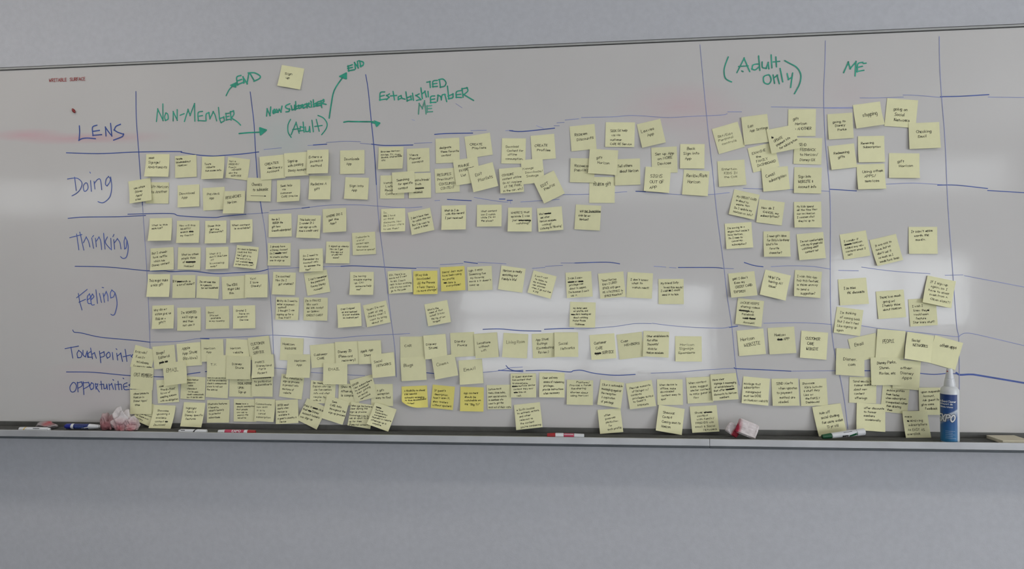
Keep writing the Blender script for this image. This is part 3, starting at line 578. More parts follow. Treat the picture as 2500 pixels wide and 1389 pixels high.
273.5 1211 74.6 74.2 -4.2 ; 16 92 24 84 0 0 0 0 0 ; Customer|  CARE|{type} SERVICE ; Customer care service, with a scribbled word
356 1213.4 75.5 75.1 -6.8 ; 14 88 22 54 2 0 0 0 1 ; Cast|    MEMBERS ; Cast members, beside the Other establishments note
430.5 1218.5 75.7 75.8 2.7 ; 14 98 12 92 0 0 0 1 0 ; Other establishments|that offer|  Discounts/|   deals for|Horizon members ; Other establishments that offer discounts
525.7 1204.1 77.4 74.5 0.4 ; 12 76 24 74 0 0.3 0 0 0 ;   Horizon| Signage|~Sponsors~ ; Signage, with a crossed out word
-305 1055.3 80.2 66.8 -2.8 ; 10 94 12 90 0 0 1 0 0 ; A flexibility to choose|& be removed| automatic messaging|  to team recommended|      content ; Flexibility to choose, its corner curling
-217 1054.7 69.5 71.5 5.2 ; 8 92 16 94 0 0 1 0 0 ;  If guest's|  description|hasn't seen it,|show trailers|without spoilers ; If guest's description hasn't seen it
-126.3 1049.5 72.4 73.9 1.1 ; 14 88 18 78 0 0 1 0 0 ; App content|  should be|  watchable on|  the "Big TV" ; App content should be watchable
-42.6 1056.6 73.8 74 -1.6 ; 6 98 10 98 0 0.25 0 0 1 ; Surface movie|times, store sales,|park special events|to members who|want to get the|most out of their visits ; Surface movie times and store sales
32.6 1092.8 76.9 72.9 -0.3 ; 6 98 8 98 0 0 0 1 0 ; If Guest searches|for content that|is unavailable,|{show} surface similar|  content they may|   {etc} like as|        well. ; If guest searches for unavailable content
119 1094.6 76.6 74.2 0.6 ; 14 98 14 92 0 0 0 0 0 ; Clear and easy|  means of redeeming|  privileges,|provide instructions|  when necessary ; Clear and easy means of redeeming
203.3 1072.5 78.8 74.4 1.3 ; 12 94 2 70 0 0 0 0 0 ;           Platform/|Provide a forum|  for sharing| stories about| using Horizon ; Provide a forum for sharing stories
46.5 1000.5 80 74 -6.7 ; 10 96 14 96 -2 0 0 0 0 ; * Swift Access|to actress, actors,|   and other|   relevant to|   the content|   you're consuming ; Swift access to actors
293.2 987.6 68.8 70.3 -5.4 ; 28 94 16 90 -4 0.2 0 0 0 ; offer| password| protection|     for|  each profile ; Offer password protection for each profile
295.4 1069.2 70.8 75.9 8.3 ; 10 96 10 92 0 0 0 0 0 ; Clear & noticeable|messaging against|the reception|  & expiration|  of privilege ; Clear and noticeable messaging
384.7 1067.3 77.6 77.3 -8.6 ; 12 96 14 94 0 0 0 0 0 ; Provide moments|   of Delight w/|contents|  privileges suited|  to Guest's|        interests ; Provide moments of delight
470.8 1074.9 74.9 76.1 -0.3 ; 10 92 14 84 0 0 0 0 1 ; When device is| offline, make| downloaded|   content easy to|  spot ; When device is offline
469.4 993.6 76.1 76.4 9.2 ; 20 92 16 88 0 0 0 1 0 ; Showcase|Content|Coming soon to|Horizon ; Showcase content coming soon
557.5 1081.8 74.8 77 -3.3 ; 10 94 14 86 0 0 0 0 1 ; When content|  ends, suggest|  similar content|to keep guest in|      flow ; When content ends, suggest similar content
628 1092.4 75 76.5 -3.9 ; 8 98 14 98 0 0 0 1 0 ; Have clear|  signage & messaging|  at establishments|that offer {Horizon}|discounts to Horizon|          members ; Have clear signage and messaging
569.5 996.7 78.5 76.2 -3.6 ; 14 92 18 98 0 0 0 0 0 ;  Share {share}|    content|   with family/| FRIENDS via|email & Social|           Networks ; Share content with family and friends
718.7 1080.5 76.4 78.7 5.2 ; 6 98 16 92 -3 0 0 0 0 ; message that|subscription|   management|must be DONE|on Horizon website ; Message that subscription management must be done
803.1 1077.5 75.6 78.9 -1.2 ; 18 96 10 94 0 0 0 0 0 ; SEND Alerts|   when updates|to payment|    method are|  needed. ; Send alerts when payment updates are needed
883.9 1077.4 75.3 78.9 -2.3 ; 8 84 10 94 1 0 0 0 1 ; Showcase|    Kid's Activity|  & stuff they|  Like on|    the FAMILY|     Dashboard ; Showcase kid's activity
924.3 999.1 80.7 83.5 -8.3 ; 20 96 16 82 0 0 0 1 0 ; turn off| social sharing| for users under|       13 yr old ; Turn off social sharing
1041.1 1006.9 79.8 78 3.3 ; 26 96 10 66 0 0 0 1 0 ; offer discounts|to former|members|  occasionally ; Offer discounts to former members
1206.7 1054.5 66.1 77.9 -0.4 ; 10 98 8 84 0 0 0 2 1 ; upon suspending|   Account,|  Ask guest to|give some|      Feedback ; Upon suspending account, ask guest
1161.8 989 68.6 74.7 -1.1 ; 8 94 12 94 0 0 0 3 0 ; make|   {a} renewing|    subscriptions|  As EASY AS|one-click ; Make renewing subscriptions easy
"""
LETTERING = [
  ('blue handwritten word LENS','blue',3.7,'-1409.3,1926.8 -1408.5,1907.5 -1410.9,1881.7|-1410.9,1881.7 -1399.5,1886.5 -1381,1887.7 -1354.9,1884.9|-1349.3,1928.1 -1363.8,1921.9 -1361.9,1896 -1333.4,1897.2|-1361.8,1908.9 -1340.9,1911.2|-1317.2,1893.8 -1318.8,1920.5 -1307.3,1904.4 -1297.3,1892.6 -1300.9,1931.4|-1268,1928.4 -1282.7,1922.3 -1288.3,1911 -1276.8,1903.5 -1257.1,1896.6 -1261.7,1888.7 -1289.8,1878.7',''),
  ('blue handwritten word Doing','blue2',2.64,'-1427.6,1760.9 -1424.6,1738.2 -1422.3,1718.6|-1451.6,1756.4 -1428.8,1759 -1414,1755.9 -1401.8,1742.3 -1406.9,1724 -1419.4,1710.4 -1436.3,1701.6|-1389.5,1742 -1397,1733 -1395.2,1716.8 -1388.5,1716 -1381.1,1725.7 -1383.4,1739.6 -1389.5,1742|-1372.2,1748.5 -1369.6,1715.1|-1373.7,1776.1 -1372.7,1774.3|-1360,1745.9 -1357.2,1722.4|-1357.6,1741.3 -1347.6,1752.5 -1337.8,1751.1 -1333.7,1719.6|-1302.3,1752.6 -1309.6,1760.8 -1318.2,1751.8 -1320.3,1735.8 -1314.8,1731.1 -1304.8,1744.6 -1302.3,1758.3 -1298.9,1726.1 -1306.5,1694.2 -1328.7,1676.8 -1345.9,1680.1',''),
  ('blue handwritten word Thinking','blue2',2.64,'-1445.5,1565.2 -1404.6,1574.3|-1421.9,1575.7 -1415,1526.1|-1410.7,1581.7 -1397.7,1524.7|-1398.2,1548.9 -1388.7,1566 -1381.4,1553.2 -1376.2,1534.7|-1369.5,1562.2 -1363.7,1530|-1366.6,1566.8 -1363.6,1570.2|-1356.8,1560.9 -1353.8,1534.9|-1353.9,1552.8 -1344.5,1565.3 -1338.5,1552.6 -1335.8,1525.7|-1328.4,1576.5 -1324,1527.1|-1315.6,1564.8 -1322.6,1547.7 -1305.7,1526.9|-1303.6,1560.1 -1302,1524.1|-1296,1566.8 -1293,1572.5|-1293.2,1555.3 -1291,1526.7|-1290.3,1547.3 -1280.9,1559 -1272.5,1547 -1269,1526.8|-1246.9,1551.2 -1254.1,1563.9 -1257.9,1549.1 -1255.7,1526.2 -1250.8,1530.7 -1248.1,1552.4 -1243.5,1530.6 -1249.8,1500.9 -1262,1495.4 -1269.8,1500.7',''),
  ('blue handwritten word Feeling','blue2',2.64,'-1417.8,1382.4 -1412.7,1353.8 -1405.7,1330.3|-1423.3,1369.7 -1387.8,1395.6|-1415.5,1354.8 -1393.9,1363.8|-1386.7,1362 -1375.9,1370.4 -1379.4,1381.1 -1386.6,1372.1 -1384.7,1352 -1375,1350.2|-1374.9,1362 -1364,1371.9 -1368.6,1380.4 -1374.4,1370.3 -1372.2,1346.9 -1363.2,1346.1|-1356.7,1393.7 -1351.7,1351.1|-1344.3,1381.9 -1338.1,1354.4|-1334.1,1401.9 -1330.9,1401.2|-1331.7,1381.8 -1327.4,1355|-1328.2,1375 -1321,1388.4 -1315.7,1375 -1315.2,1358.9|-1292.5,1386.5 -1301.3,1393.2 -1306.8,1383.2 -1305.1,1368.2 -1296.2,1371.5 -1290.7,1383.1 -1286.6,1371.4 -1284,1346.3 -1291.3,1318 -1298.5,1312 -1304.9,1314.7',''),
  ('blue handwritten word Touchpoints','blue',2.64,'-1465.2,1203.8 -1419.7,1211.9|-1445.4,1207.6 -1439.5,1173.6|-1418.3,1197.5 -1424.5,1187.5 -1421.6,1174.5 -1410.8,1176 -1407.6,1188.9 -1418.3,1197.5|-1403.5,1197.5 -1403,1183.2 -1395.3,1177.4 -1389,1194.7 -1387,1176|-1376.7,1193.8 -1386,1187.5 -1384.6,1176 -1375.4,1176|-1376.6,1204.7 -1370.8,1171.7|-1370.7,1186.1 -1363.6,1190.4 -1357.6,1173.2|-1346,1194.7 -1341.8,1158.9|-1344.6,1187.5 -1330.7,1193.3 -1329.3,1180.4 -1341,1176.1|-1315.4,1191.9 -1323.2,1183.3 -1318.7,1173.2 -1309.5,1179 -1310.9,1190.4 -1315.4,1191.9|-1301.7,1190.5 -1299.5,1169|-1287.9,1202.8 -1286.4,1201.6|-1286.5,1187.6 -1283.6,1167.6|-1283.5,1180.5 -1272.8,1189.1 -1266.9,1163.3|-1257.4,1200.5 -1251.7,1163.4|-1263.7,1177.6 -1239.4,1183.4|-1231.8,1184.3 -1236.4,1179.1 -1231.9,1174',''),
  ('blue handwritten word Opportunities','blue',2.64,'-1440.9,1092.3 -1450.3,1077.9 -1445.8,1063.5 -1433.4,1065 -1427.1,1080.9 -1433.1,1092.4 -1440.9,1092.3|-1423.9,1093.9 -1422,1063.6|-1423.9,1092.4 -1410,1095.4 -1407,1083.9 -1421,1075.2|-1403.8,1095.4 -1401.7,1055.1|-1403.8,1092.5 -1385.4,1094.1 -1383,1084 -1402.5,1072.4|-1374.6,1092.7 -1380.9,1081.2 -1376.3,1071.1 -1368.6,1075.5 -1367.6,1088.4 -1374.6,1092.7|-1360.8,1089.9 -1359.4,1072.7|-1360.8,1088.5 -1353.2,1088.5 -1354.8,1081.3 -1359.4,1079.8 -1348.2,1064.1|-1341.7,1097.2 -1339.5,1072.8|-1345.5,1087.1 -1333.8,1088.6|-1332.6,1087.2 -1330.9,1074.3 -1324.2,1075.8 -1321.9,1087.8 -1319.6,1072.9|-1314,1088.7 -1312,1071.5|-1311.9,1084.4 -1305.1,1090.2 -1299.1,1073|-1293.5,1088.8 -1291.5,1071.7|-1300.1,1103.1 -1298.6,1102|-1282.8,1097.5 -1279.9,1071.7|-1288,1087.4 -1274.6,1088.9|-1271.6,1087.5 -1269.9,1071.8|-1265,1108.1 -1263.5,1107|-1252.3,1093.3 -1263.7,1087.6 -1260.8,1071.9 -1245.6,1071.9|-1262.5,1080.4 -1252.5,1081.9|-1240.2,1090.5 -1244.8,1086.2 -1240.3,1081.4|-1226.1,1076.9 -1223.7,1070.7|-1238.9,1073.4 -1236.5,1071.4',''),
  ('green handwritten words NON-MEMBER','green',3.52,'-1143.8,1935 -1138.9,1973.2 -1121.5,1937.1 -1121.6,1988.3|-1111.4,1959.5 -1116,1948.3 -1113.1,1936.8 -1104,1940.8 -1105.4,1956.5 -1111.4,1959.5|-1087,1935.2 -1086.4,1962.9 -1073.5,1936.4 -1073.2,1968.2|-1062,1951.6 -1050.9,1955.5|-1048.7,1931.9 -1036.4,1968.4 -1029.8,1950.3 -1014.5,1986 -1013.8,1931.7|-988.9,1961.1 -1002.9,1957.3 -1001.9,1932.4 -981.1,1930.6|-1002.4,1946 -989,1947.8|-976.4,1931.6 -975.6,1952.2 -966.7,1956.1 -963,1937.7 -951.8,1958.5 -946.6,1949.8 -940.8,1930.5|-934,1970.5 -930.5,1935.2 -925.5,1923.8 -915.2,1929.1 -917.1,1940.4 -929.9,1936.6|-899.3,1952.5 -909.1,1951.4 -907.8,1931.7 -898.3,1932.8|-908.3,1941.5 -900.3,1942.7|-894.3,1956.5 -892.4,1931.2|-894.3,1956.5 -884.5,1959 -882.6,1949.1 -891.5,1936.8 -872.5,1924.9 -861.7,1913.9',''),
  ('green handwritten word END beside a short arrow','green',4.4,'-860,2070.5 -872.7,2065.4 -869.9,2042.3 -849.3,2049.1|-869.8,2054.1 -858.1,2057.8|-849.3,2047.7 -851.2,2064.6 -838.5,2045 -833,2072.3|-828.6,2076.3 -815,2053.4|-832.9,2077.9 -812.5,2077.1 -795,2066.6 -798,2058.4 -814.2,2051.4',''),
  ('short green arrow pointing up to END','green',3.96,'-907.6,2009.9 -898,2027 -885.6,2039.2','-895,2040.9 -872.8,2050 -875.3,2032.4'),
  ('green arrow from NON-MEMBER','green',4.4,'-864.6,1886.7 -834.7,1888.6 -796.1,1888.9','-798.8,1904.3 -773.3,1895.2 -796.2,1878.2'),
  ('green handwritten words New Subscriber','green',4.05,'-774.8,1940.8 -772.8,1960.9 -763.7,1941.6 -761.1,1966.1|-753.4,1950.5 -746.1,1954.4 -749,1958.7 -754,1954.7 -752,1947.6 -743.2,1950.1|-741.1,1958.4 -737.4,1950.8 -733,1958.2 -727.8,1951.6 -724.2,1967.6|-699.5,1975.1 -711.2,1970 -711.2,1963 -699.7,1958.4 -701.2,1951.5 -709.9,1950.4|-693.8,1968 -691,1956.7 -683.8,1957.9 -682.8,1969 -680.9,1956.4|-679.2,1980 -678,1959.1 -669.3,1961.6 -669.8,1968.6 -677.9,1966|-657.7,1970.9 -664.9,1968.4 -658.3,1964 -665.8,1960.1|-649,1972 -656.3,1966.7 -653.4,1961 -646.2,1963.6|-643.2,1973.2 -641.9,1962|-643.3,1971.8 -636,1974.4 -636.1,1970.2 -641.9,1967.6 -633.3,1963.1|-628.8,1974.1 -627.5,1964.3|-629.7,1980.2 -628.8,1979.1|-621.6,1983.6 -619.7,1964.6 -611.7,1966.6 -613,1973.6 -620.3,1971|-600.7,1979.5 -609.3,1976.2 -607.4,1966.4 -598.8,1967.5|-608.2,1971.4 -600.7,1973.1|-596.6,1979.9 -594.5,1961.8|-596.6,1979.9 -588.6,1983.8 -587.2,1978.2 -593.8,1972.9 -581.5,1969.7',''),
  ('green handwritten word Adult in parentheses','green',3.52,'-697.1,1924.9 -705,1908.4 -704.7,1886.1 -695.6,1870.5|-694.6,1878.8 -678.4,1915.4 -669.1,1882.8|-688.7,1894 -669.9,1896.2|-655.3,1915.2 -652.7,1885.9|-654,1899.8 -664.1,1901.6 -666.5,1889.1 -654.1,1890.1|-648.2,1899.7 -646.9,1887.1 -638.3,1886.8 -634.7,1900.6 -633.1,1885.3|-626.5,1919.8 -622.5,1886.4|-612.1,1922.1 -603.8,1887.2|-616.6,1901.5 -595,1903.6|-605.6,1935 -589.1,1927 -577.8,1910 -580.8,1893.4 -594.7,1875.8',''),
  ('curved green arrow rising to END','green',4.4,'-570.5,1927.7 -564.4,1965 -554,2011.7 -528,2049.5','-537.9,2055.4 -513,2066.9 -513.2,2045.3'),
  ('green handwritten word END by the top rail','green',4.4,'-496.3,2089.7 -508.3,2086 -506.4,2072.1 -489.3,2074.2|-507.8,2079.7 -496.4,2081.4|-485.1,2078.8 -487.2,2095.4 -476.5,2081.2 -478.1,2098.6|-470.7,2099.7 -468,2084.4|-472.7,2101.2 -459.4,2096.5 -460.9,2086.9 -468,2085.3',''),
  ('green arrow pointing to ESTABLISHED','green',4.4,'-522.1,1912.3 -509.3,1913.9 -493.6,1912.8 -431.3,1910.3|-430,1906.7 -421.5,1905.6','-426.5,1914 -406,1905.9 -418.8,1893.4'),
  ('green handwritten word Establish','green',3.87,'-393.5,2001.7 -406.2,1999.4 -407.2,1977.5 -388.1,1979.5|-406.3,1988.4 -395,1990.8|-378.1,1994.3 -385.1,1990.4 -379,1984.7 -385.3,1978.1|-365.4,2000.7 -361.4,1977.2|-372.5,1988.6 -355.7,1989.4|-341.7,1987.5 -348.7,1985 -348.2,1977.3 -338.9,1980.6|-339.7,1987.4 -337.5,1980.5 -329.1,1977.5|-324.8,1997.9 -320.8,1971.7 -308.2,1975.4 -309.5,1985 -321.3,1981.3|-303.9,1993 -301.2,1973.8|-284.4,1990.9 -292.7,1987.1 -283.1,1980 -278.9,1974.3 -290.1,1972|-277.2,2008.5 -273.3,1978.2|-273.2,1991.9 -264.8,1998.4 -260.8,1982.4|-255.1,1996.7 -254.4,1983',''),
  ('green handwritten letters HED','green',3.87,'-257.6,2026.9 -249.2,2027.9 -248,2011.5|-227,2031.2 -239.5,2028.9 -239.7,2012.5 -227.2,2012.9|-239.6,2020.7 -228.5,2021.7|-218.7,2030.9 -216.1,2010.3|-220.1,2033.6 -207.6,2034.5 -198.6,2023.3 -203.7,2012.6 -216.1,2010.3',''),
  ('green handwritten letters EMBER','green',3.87,'-235.8,1983.7 -246.9,1981.4 -247,1963.7 -232.3,1964|-246.4,1972.7 -235.8,1974.2|-226.2,1968.4 -223.8,1984.7 -216.4,1981.7 -213.7,1972.1 -210.8,1985.6 -202.5,1986.6 -197.2,1966|-194,2010.9 -190.2,1973.9 -177.7,1976.2 -177.6,1987.1 -191.5,1982.2|-152.7,1997.1 -166.5,1993.5 -166.7,1977.2 -152.1,1975.9|-166.6,1984.5 -154.2,1985.7|-148.6,2002.4 -146,1977.8|-148.6,2002.4 -133.4,2004.6 -130.8,1994.9 -143.2,1984.5 -114.5,1966.4',''),
  ('pale green handwritten letters ME','green2',3.87,'-285.7,1930.8 -283.2,1960.8 -273.6,1946.8 -266.5,1968.4 -262.1,1930|-245.7,1954.1 -258.2,1953.1 -258.4,1935.4 -243.1,1935.4|-257.8,1944.9 -245.8,1945.3',''),
  ('green handwritten words Adult only in parentheses','green',3.7,'648.5,2066.3 639.6,2042.9 636.5,2025.2 640.7,2004.3 656.5,1993.9|674.1,2021.4 694.6,2061.4 710.1,2022.9|680,2038.3 704.5,2038.8|688.8,2024 689.9,2023.4|736.1,2043.5 720.3,2041.1 717.3,2029.4 725.9,2026.1 736.6,2034.6|736.3,2065.6 739.4,2025.6|746.2,2047.5 746.9,2032.7 757.5,2029.9 763.3,2045.3 765.2,2029|772.1,2067.1 773.8,2031.6|785.4,2060.6 786.9,2034|779,2047.6 794.7,2048.5|811.8,2049.2 824.6,2041.4 844.4,2028.8 855.5,2007.8 852.5,1981.5 838,1953.2|761.6,2010 750.1,2004.5 751.4,1988.2 764.2,1983.3 771.5,1994.9 767.3,2008.3 761.6,2010|777.3,2007.9 780.8,1985.7|779.2,2000.5 788.7,2007.5 794.2,1984.3|797.4,2026.3 804.2,1989.2|817.2,2010.8 820.8,1995 829.3,2000|832.3,2011.7 826.8,1972.2',''),
  ('green handwritten letters ME by the top rail','green',3.87,'976.5,2009.6 989.3,2037.7 994.7,2019.9 1010.3,2038.3 1008,1999|1028.4,2036.1 1015.8,2032.2 1014.2,2010.4 1031,2012.7|1014.9,2022.1 1026.9,2024.5|1032.6,2033 1037.3,2033.4',''),
]
RULED = [
  ('dark blue upper end of an upright ruled line','blue',2.55,'-1213.1,2032 -1212.5,1944.8 -1206.3,1852.2 -1200.2,1759.6 -1194,1667.1'),
  ('faded blue upright ruled line','blue3',1.76,'-1194,1667.1 -1189.2,1587.8 -1181.9,1469 -1176.1,1337 -1172.9,1231.5 -1171,1132.6'),
  ('dark blue upper end of an upright ruled line','blue',2.55,'-828.4,2016.8 -817.1,1919.1 -812.5,1828.1 -805.4,1724.1 -792.7,1633.1'),
  ('faded blue upright ruled line','blue3',1.76,'-792.7,1633.1 -782.5,1568.1 -774.1,1451.4 -764.5,1321.8 -760,1218.3 -759.4,1134.1'),
  ('dark blue upper end of an upright ruled line','blue',2.55,'-452.2,2056.8 -444.8,2009.3 -435.2,1907 -426.9,1817.4 -421.2,1715.3'),
  ('faded blue upright ruled line','blue3',1.76,'-421.2,1715.3 -414.4,1600.5 -402.3,1498.4 -390.2,1396.4 -378.1,1294.5 -367.2,1205.5 -362.8,1116.5'),
  ('faded blue upright ruled line','blue3',1.76,'567.5,2106.3 571.8,2051.4 580.4,1947.7 590.2,1837.9 601.2,1728.3 612,1606.6 629.7,1460.7 639.5,1363.5 652.9,1266.5 663.6,1145.3 672.6,1096.9'),
  ('faded blue upright ruled line','blue3',1.76,'925.6,2103 923.9,2037.3 919.7,1947.7 922.2,1828 928.4,1744.1 935.4,1624.4 933.9,1439.1 933.9,1313.6 939,1229.9 952.1,1146.3 958.7,1122.4 970.7,1050.9 979.2,972.2'),
  ('faded blue upright ruled line','blue3',1.76,'1240.5,2101.1 1240.9,2024.5 1245.7,1924.3 1253.6,1806.3 1259.9,1617.9 1270.6,1441.3 1280.4,1276.6 1286.7,1229.6 1286.6,1088.6'),
  ('blue ruled line under LENS','blue',2.94,'-1454.5,1841.8 -1344.7,1836.2 -1245.8,1837.4 -1203.7,1837.6 -1119.9,1836.6 -1060.2,1834.9|-1060.2,1832.3 -1009.2,1823.1 -954.3,1817.7 -913.2,1819.2 -858.7,1821.6 -803.1,1826.5|-580.6,1844.8 -621.8,1843.4|-434.5,1840.6 -392.8,1835.6 -305.8,1834.4|-234.7,1865.2 -198.8,1866.6 -118.4,1865.5|-2.2,1869.5 35.4,1865.8 132.7,1872.8|1243.5,1929 1296.9,1928.3 1372,1930.3'),
  ('faded blue strokes of the top ruled line','blue3',1.76,'-784.1,1833.8 -727.5,1837.4|-640.5,1842.7 -623.1,1843.4|-580.6,1849.9 -523.7,1852.1 -471.1,1849.3|-471.2,1844.2 -434.5,1840.6|-299.3,1839.3 -245.2,1840.2|-122.2,1873.1 -75.3,1873|-14.7,1869.8 6.6,1870.4|132.8,1880.2 147.7,1879.8|141.6,1888.7 162.6,1889.2|166.4,1896.5 205.9,1899|215.8,1902.4 313.9,1901.7 356.5,1904 398.9,1901.3 471.2,1894.1 543.1,1895.4 626.3,1896.3 644.1,1899.4|646.5,1905.4 685.4,1904.1|771.1,1915.7 860.6,1911.4 920.5,1908.2 1009.9,1906.4|921.7,1907 1009.9,1902.8|1021.5,1933.3 1067,1931.7 1140.4,1931.5|1140.5,1937.4 1179.8,1934.8 1246.8,1926.6|1371.9,1923.3 1532.4,1915.3'),
  ('blue ruled line under Doing','blue',2.55,'-1450.8,1628.2 -1396.4,1631.2 -1275.9,1630.3 -1184.6,1632.6|-1243.4,1637.6 -1100.9,1637.6 -1066.3,1629.1 -956.1,1621.8 -921.8,1625.1 -846.9,1630.2|-660.9,1646.1 -638.2,1648.2|-196.7,1663.5 -124.1,1658.2|-35.5,1661.4 -20.3,1661.1|-11.6,1657.1 2.3,1656.8|1233.6,1674.9 1283.7,1673.8 1366.5,1662.5|1368.6,1656.6 1530.1,1642.6|376.4,1676.1 403,1674.3|935.8,1669.8 1007.9,1663.4'),
  ('faded blue strokes of the line under Doing','blue3',1.76,'-846.9,1630.2 -772.4,1634|-765.6,1640.4 -660.9,1646.1 -578.4,1653.4 -486,1652.9 -420.5,1647.7 -368.5,1642.9 -316.6,1640.6 -277.8,1642.4|-236.5,1660.5 -222.4,1661.5|-113.8,1668 -35.5,1653.9 -10.4,1652.1|29.8,1651.3 145.7,1656.4|155.8,1671 238.4,1670.5 348.4,1675.5|376.4,1676.1 421.1,1671.5 505.2,1663.5 588.7,1661.7 648,1666.5|689.4,1677.7 736.3,1675.4 829.5,1671 933.4,1663.9|1084.2,1680.7 1166.5,1682.4 1244.8,1675.9'),
  ('blue ruled line under Thinking','blue',2.55,'-1427.9,1471.7 -1312.7,1467.8 -1179.2,1454.4 -1123.4,1453.8 -1095.6,1450.9 -1026.4,1451.5 -950.9,1442.9 -882.6,1444.8 -807.9,1447.9 -774,1455.3|-536.5,1461.7 -487.7,1462.4 -370.1,1456 -298.9,1452.7|-146.1,1471.1 -106.7,1465.6|191,1463.4 285.6,1464.7 324.7,1459.4|499.8,1446.3 598.7,1445.2 628.3,1442.5|691,1458.7 716.8,1450 742.6,1446'),
  ('faded blue strokes of the line under Thinking','blue3',1.76,'-772.7,1455.3 -666.6,1459.3 -540.4,1461.7|-295,1455.2 -228.1,1453.1|-221.6,1463.2 -151.2,1466.1|-104.2,1469.4 -18.3,1463.3|63.1,1448.7 100.5,1450.8|103,1454.5 153.9,1456.4|150.3,1463.9 191,1463.4|427.7,1450.8 461.4,1448|473.4,1446.6 491.4,1445.2|628.3,1442.5 657.9,1440.9|767.1,1445.8 810.2,1447.7 879.8,1445.7 933.8,1436.7|957.9,1432.9 1011.6,1431.1|1022,1441.7 1108.1,1428.9 1209.1,1420.8|1251.5,1415.6 1298.2,1416.3|1303.7,1413.9 1527.9,1366.4'),
  ('blue ruled line under Feeling','blue',2.55,'-1438.4,1263.7 -1432.8,1257.1 -1407.1,1254.3 -1343.2,1240.9 -1237.4,1231.6 -1174.3,1224.9|-89.5,1263.3 -38.9,1264.5 23.9,1259.3 86.3,1257.9|98.8,1262.9 148.5,1265.3 185.6,1265.2|647,1267.7 668.2,1271.3|-1000.9,1236.6 -973.4,1235.3'),
  ('faded blue strokes of the line under Feeling','blue3',1.76,'-1171.6,1224.9 -1070,1227.5 -1000.9,1236.6 -850.4,1241.7 -762.4,1246.7 -661.9,1241.4 -568.9,1236.2 -476.5,1243.8 -365.5,1248.7 -320.1,1251.2|185.6,1265.2 222.6,1265.1 308.4,1271 369.3,1279.5 417.7,1279.3|421.4,1280.5 465.9,1274.3 537.7,1268 620.9,1265.3 644.6,1268.9|744.7,1279.5 785.5,1280.6 866.8,1280.3 935.9,1275.3|1019.4,1271.5 1061.4,1264.3 1140.5,1255.8 1241.2,1243.8 1283.4,1239 1291.2,1243.7 1307.9,1249.6 1352,1241.3 1526.5,1196.9'),
  ('blue ruled line under Touchpoints','blue',2.55,'-1461.2,1127.6 -1365.6,1126.6 -1238.4,1116.5 -1098.8,1113.2 -1043.3,1122.6 -1004.6,1128|-985.3,1130.7 -971.6,1132|-266.9,1129.6 -241.2,1127.1|-42.6,1138 -14.9,1136.8 30.3,1134.5|-19.8,1151.8 -9.8,1141.8 7.7,1136.9 30.3,1138.2|41.6,1137 110.2,1138.5 172.1,1133.8 184.5,1137.5 209.2,1138.9 246,1130.3 307.1,1124.4 368,1127.1|658.9,1147.7 667.2,1145.3 725.9,1143.1 819.3,1138.6|1024,1140.6 1041.1,1140.6|1176.5,1134 1217.9,1130.7 1254.8,1134.3|1271.4,1133.2 1284.7,1132.1'),
  ('faded blue strokes of the line under Touchpoints','blue3',1.76,'-760.7,1143.2 -716.4,1139.4|-636.2,1129.4 -596.4,1127 -517.1,1122.2 -464.5,1119.9|-90.7,1131.5 -42.6,1136.7 -8.5,1145.6 29.2,1148.2|416.5,1131 500.7,1135 572.4,1141.4 658.9,1146.5|819.3,1138.6 946.3,1140.3'),
  ('thick blue stroke beside the spray bottle','blue',5.1,'1280.3,1134.4 1289.2,1129.8 1318,1131.1 1351.1,1126.5 1525.7,1095.9'),
  ('small stray pen marks','blue3',1.41,'-168.6,1957.7 -149.6,1944.5|-306.4,1913 -298.7,1910.2|79.3,1881.9 99.2,1873.8|-2.8,1656.9 -1.6,1646.9'),
]
BX0, BX1 = -3.2, 3.0
wb = empty('whiteboard', (0, 0, SHELF), 'long white writable wall panel with hand-ruled blue grid and green headings', 'whiteboard')
def wpart(mb, name, m, parent=None, bevel=0, smooth=False):
    o = mb.build(name, m, parent or wb, bevel=bevel, smooth=smooth)
    if (parent or wb) is wb: o.location = (0, 0, -SHELF)
    return o
mb = MB(); mb.box(BX0, BX1, 0.0002, 0.012, SHELF+0.0005, TOP); wpart(mb, 'writing_surface', M['board'])
mb = MB(); mb.box(BX0, BX1, -0.003, 0.012, TOP+0.002, TOP+0.0075); wpart(mb, 'top_rail', M['rail'])
for z in (TOP-0.001, TOP+0.0075):
    mb = MB(); mb.box(BX0, BX1, -0.002, 0.012, z+0.0004, z+0.0022); wpart(mb, 'seal_strip', M['seal'])
LIP0, LIP1, LIPT = -0.104, -0.110, SHELF+0.0090
tray = empty('marker_tray', (0, 0, SHELF), 'long grey marker tray with dark shelf and pale metal lip under the whiteboard', 'tray')
def tpart(mb, name, m, bevel=0):
    o = mb.build(name, m, tray, bevel=bevel); o.location = (0, 0, -SHELF); return o
mb = MB(); mb.box(BX0, BX1, LIP0, -0.0001, SHELF-0.006, SHELF); tpart(mb, 'shelf', M['dark_alu'])
mb = MB(); mb.box(BX0, BX1, -0.006, -0.0001, SHELF, SHELF+0.0145); tpart(mb, 'back_flange', M['dark_alu'], 0.001)
for i in range(4):
    mb = MB(); y = -0.030-0.018*i; mb.box(BX0, BX1, y-0.003, y+0.003, SHELF, SHELF+0.0016); tpart(mb, 'groove_rib', M['dark_alu'])
for a, b in ((BX0, 0.5655), (0.5662, BX1)):
    mb = MB(); mb.box(a, b, LIP1, LIP0, SHELF-0.0110, LIPT); tpart(mb, 'lip', M['alu'], 0.0015)
    mb = MB(); mb.box(a, b, LIP1+0.0005, LIP0, SHELF-0.0175, SHELF-0.0111); tpart(mb, 'edge_strip', M['lip_edge'], 0.001)  # dark strip along the lower edge of the lip

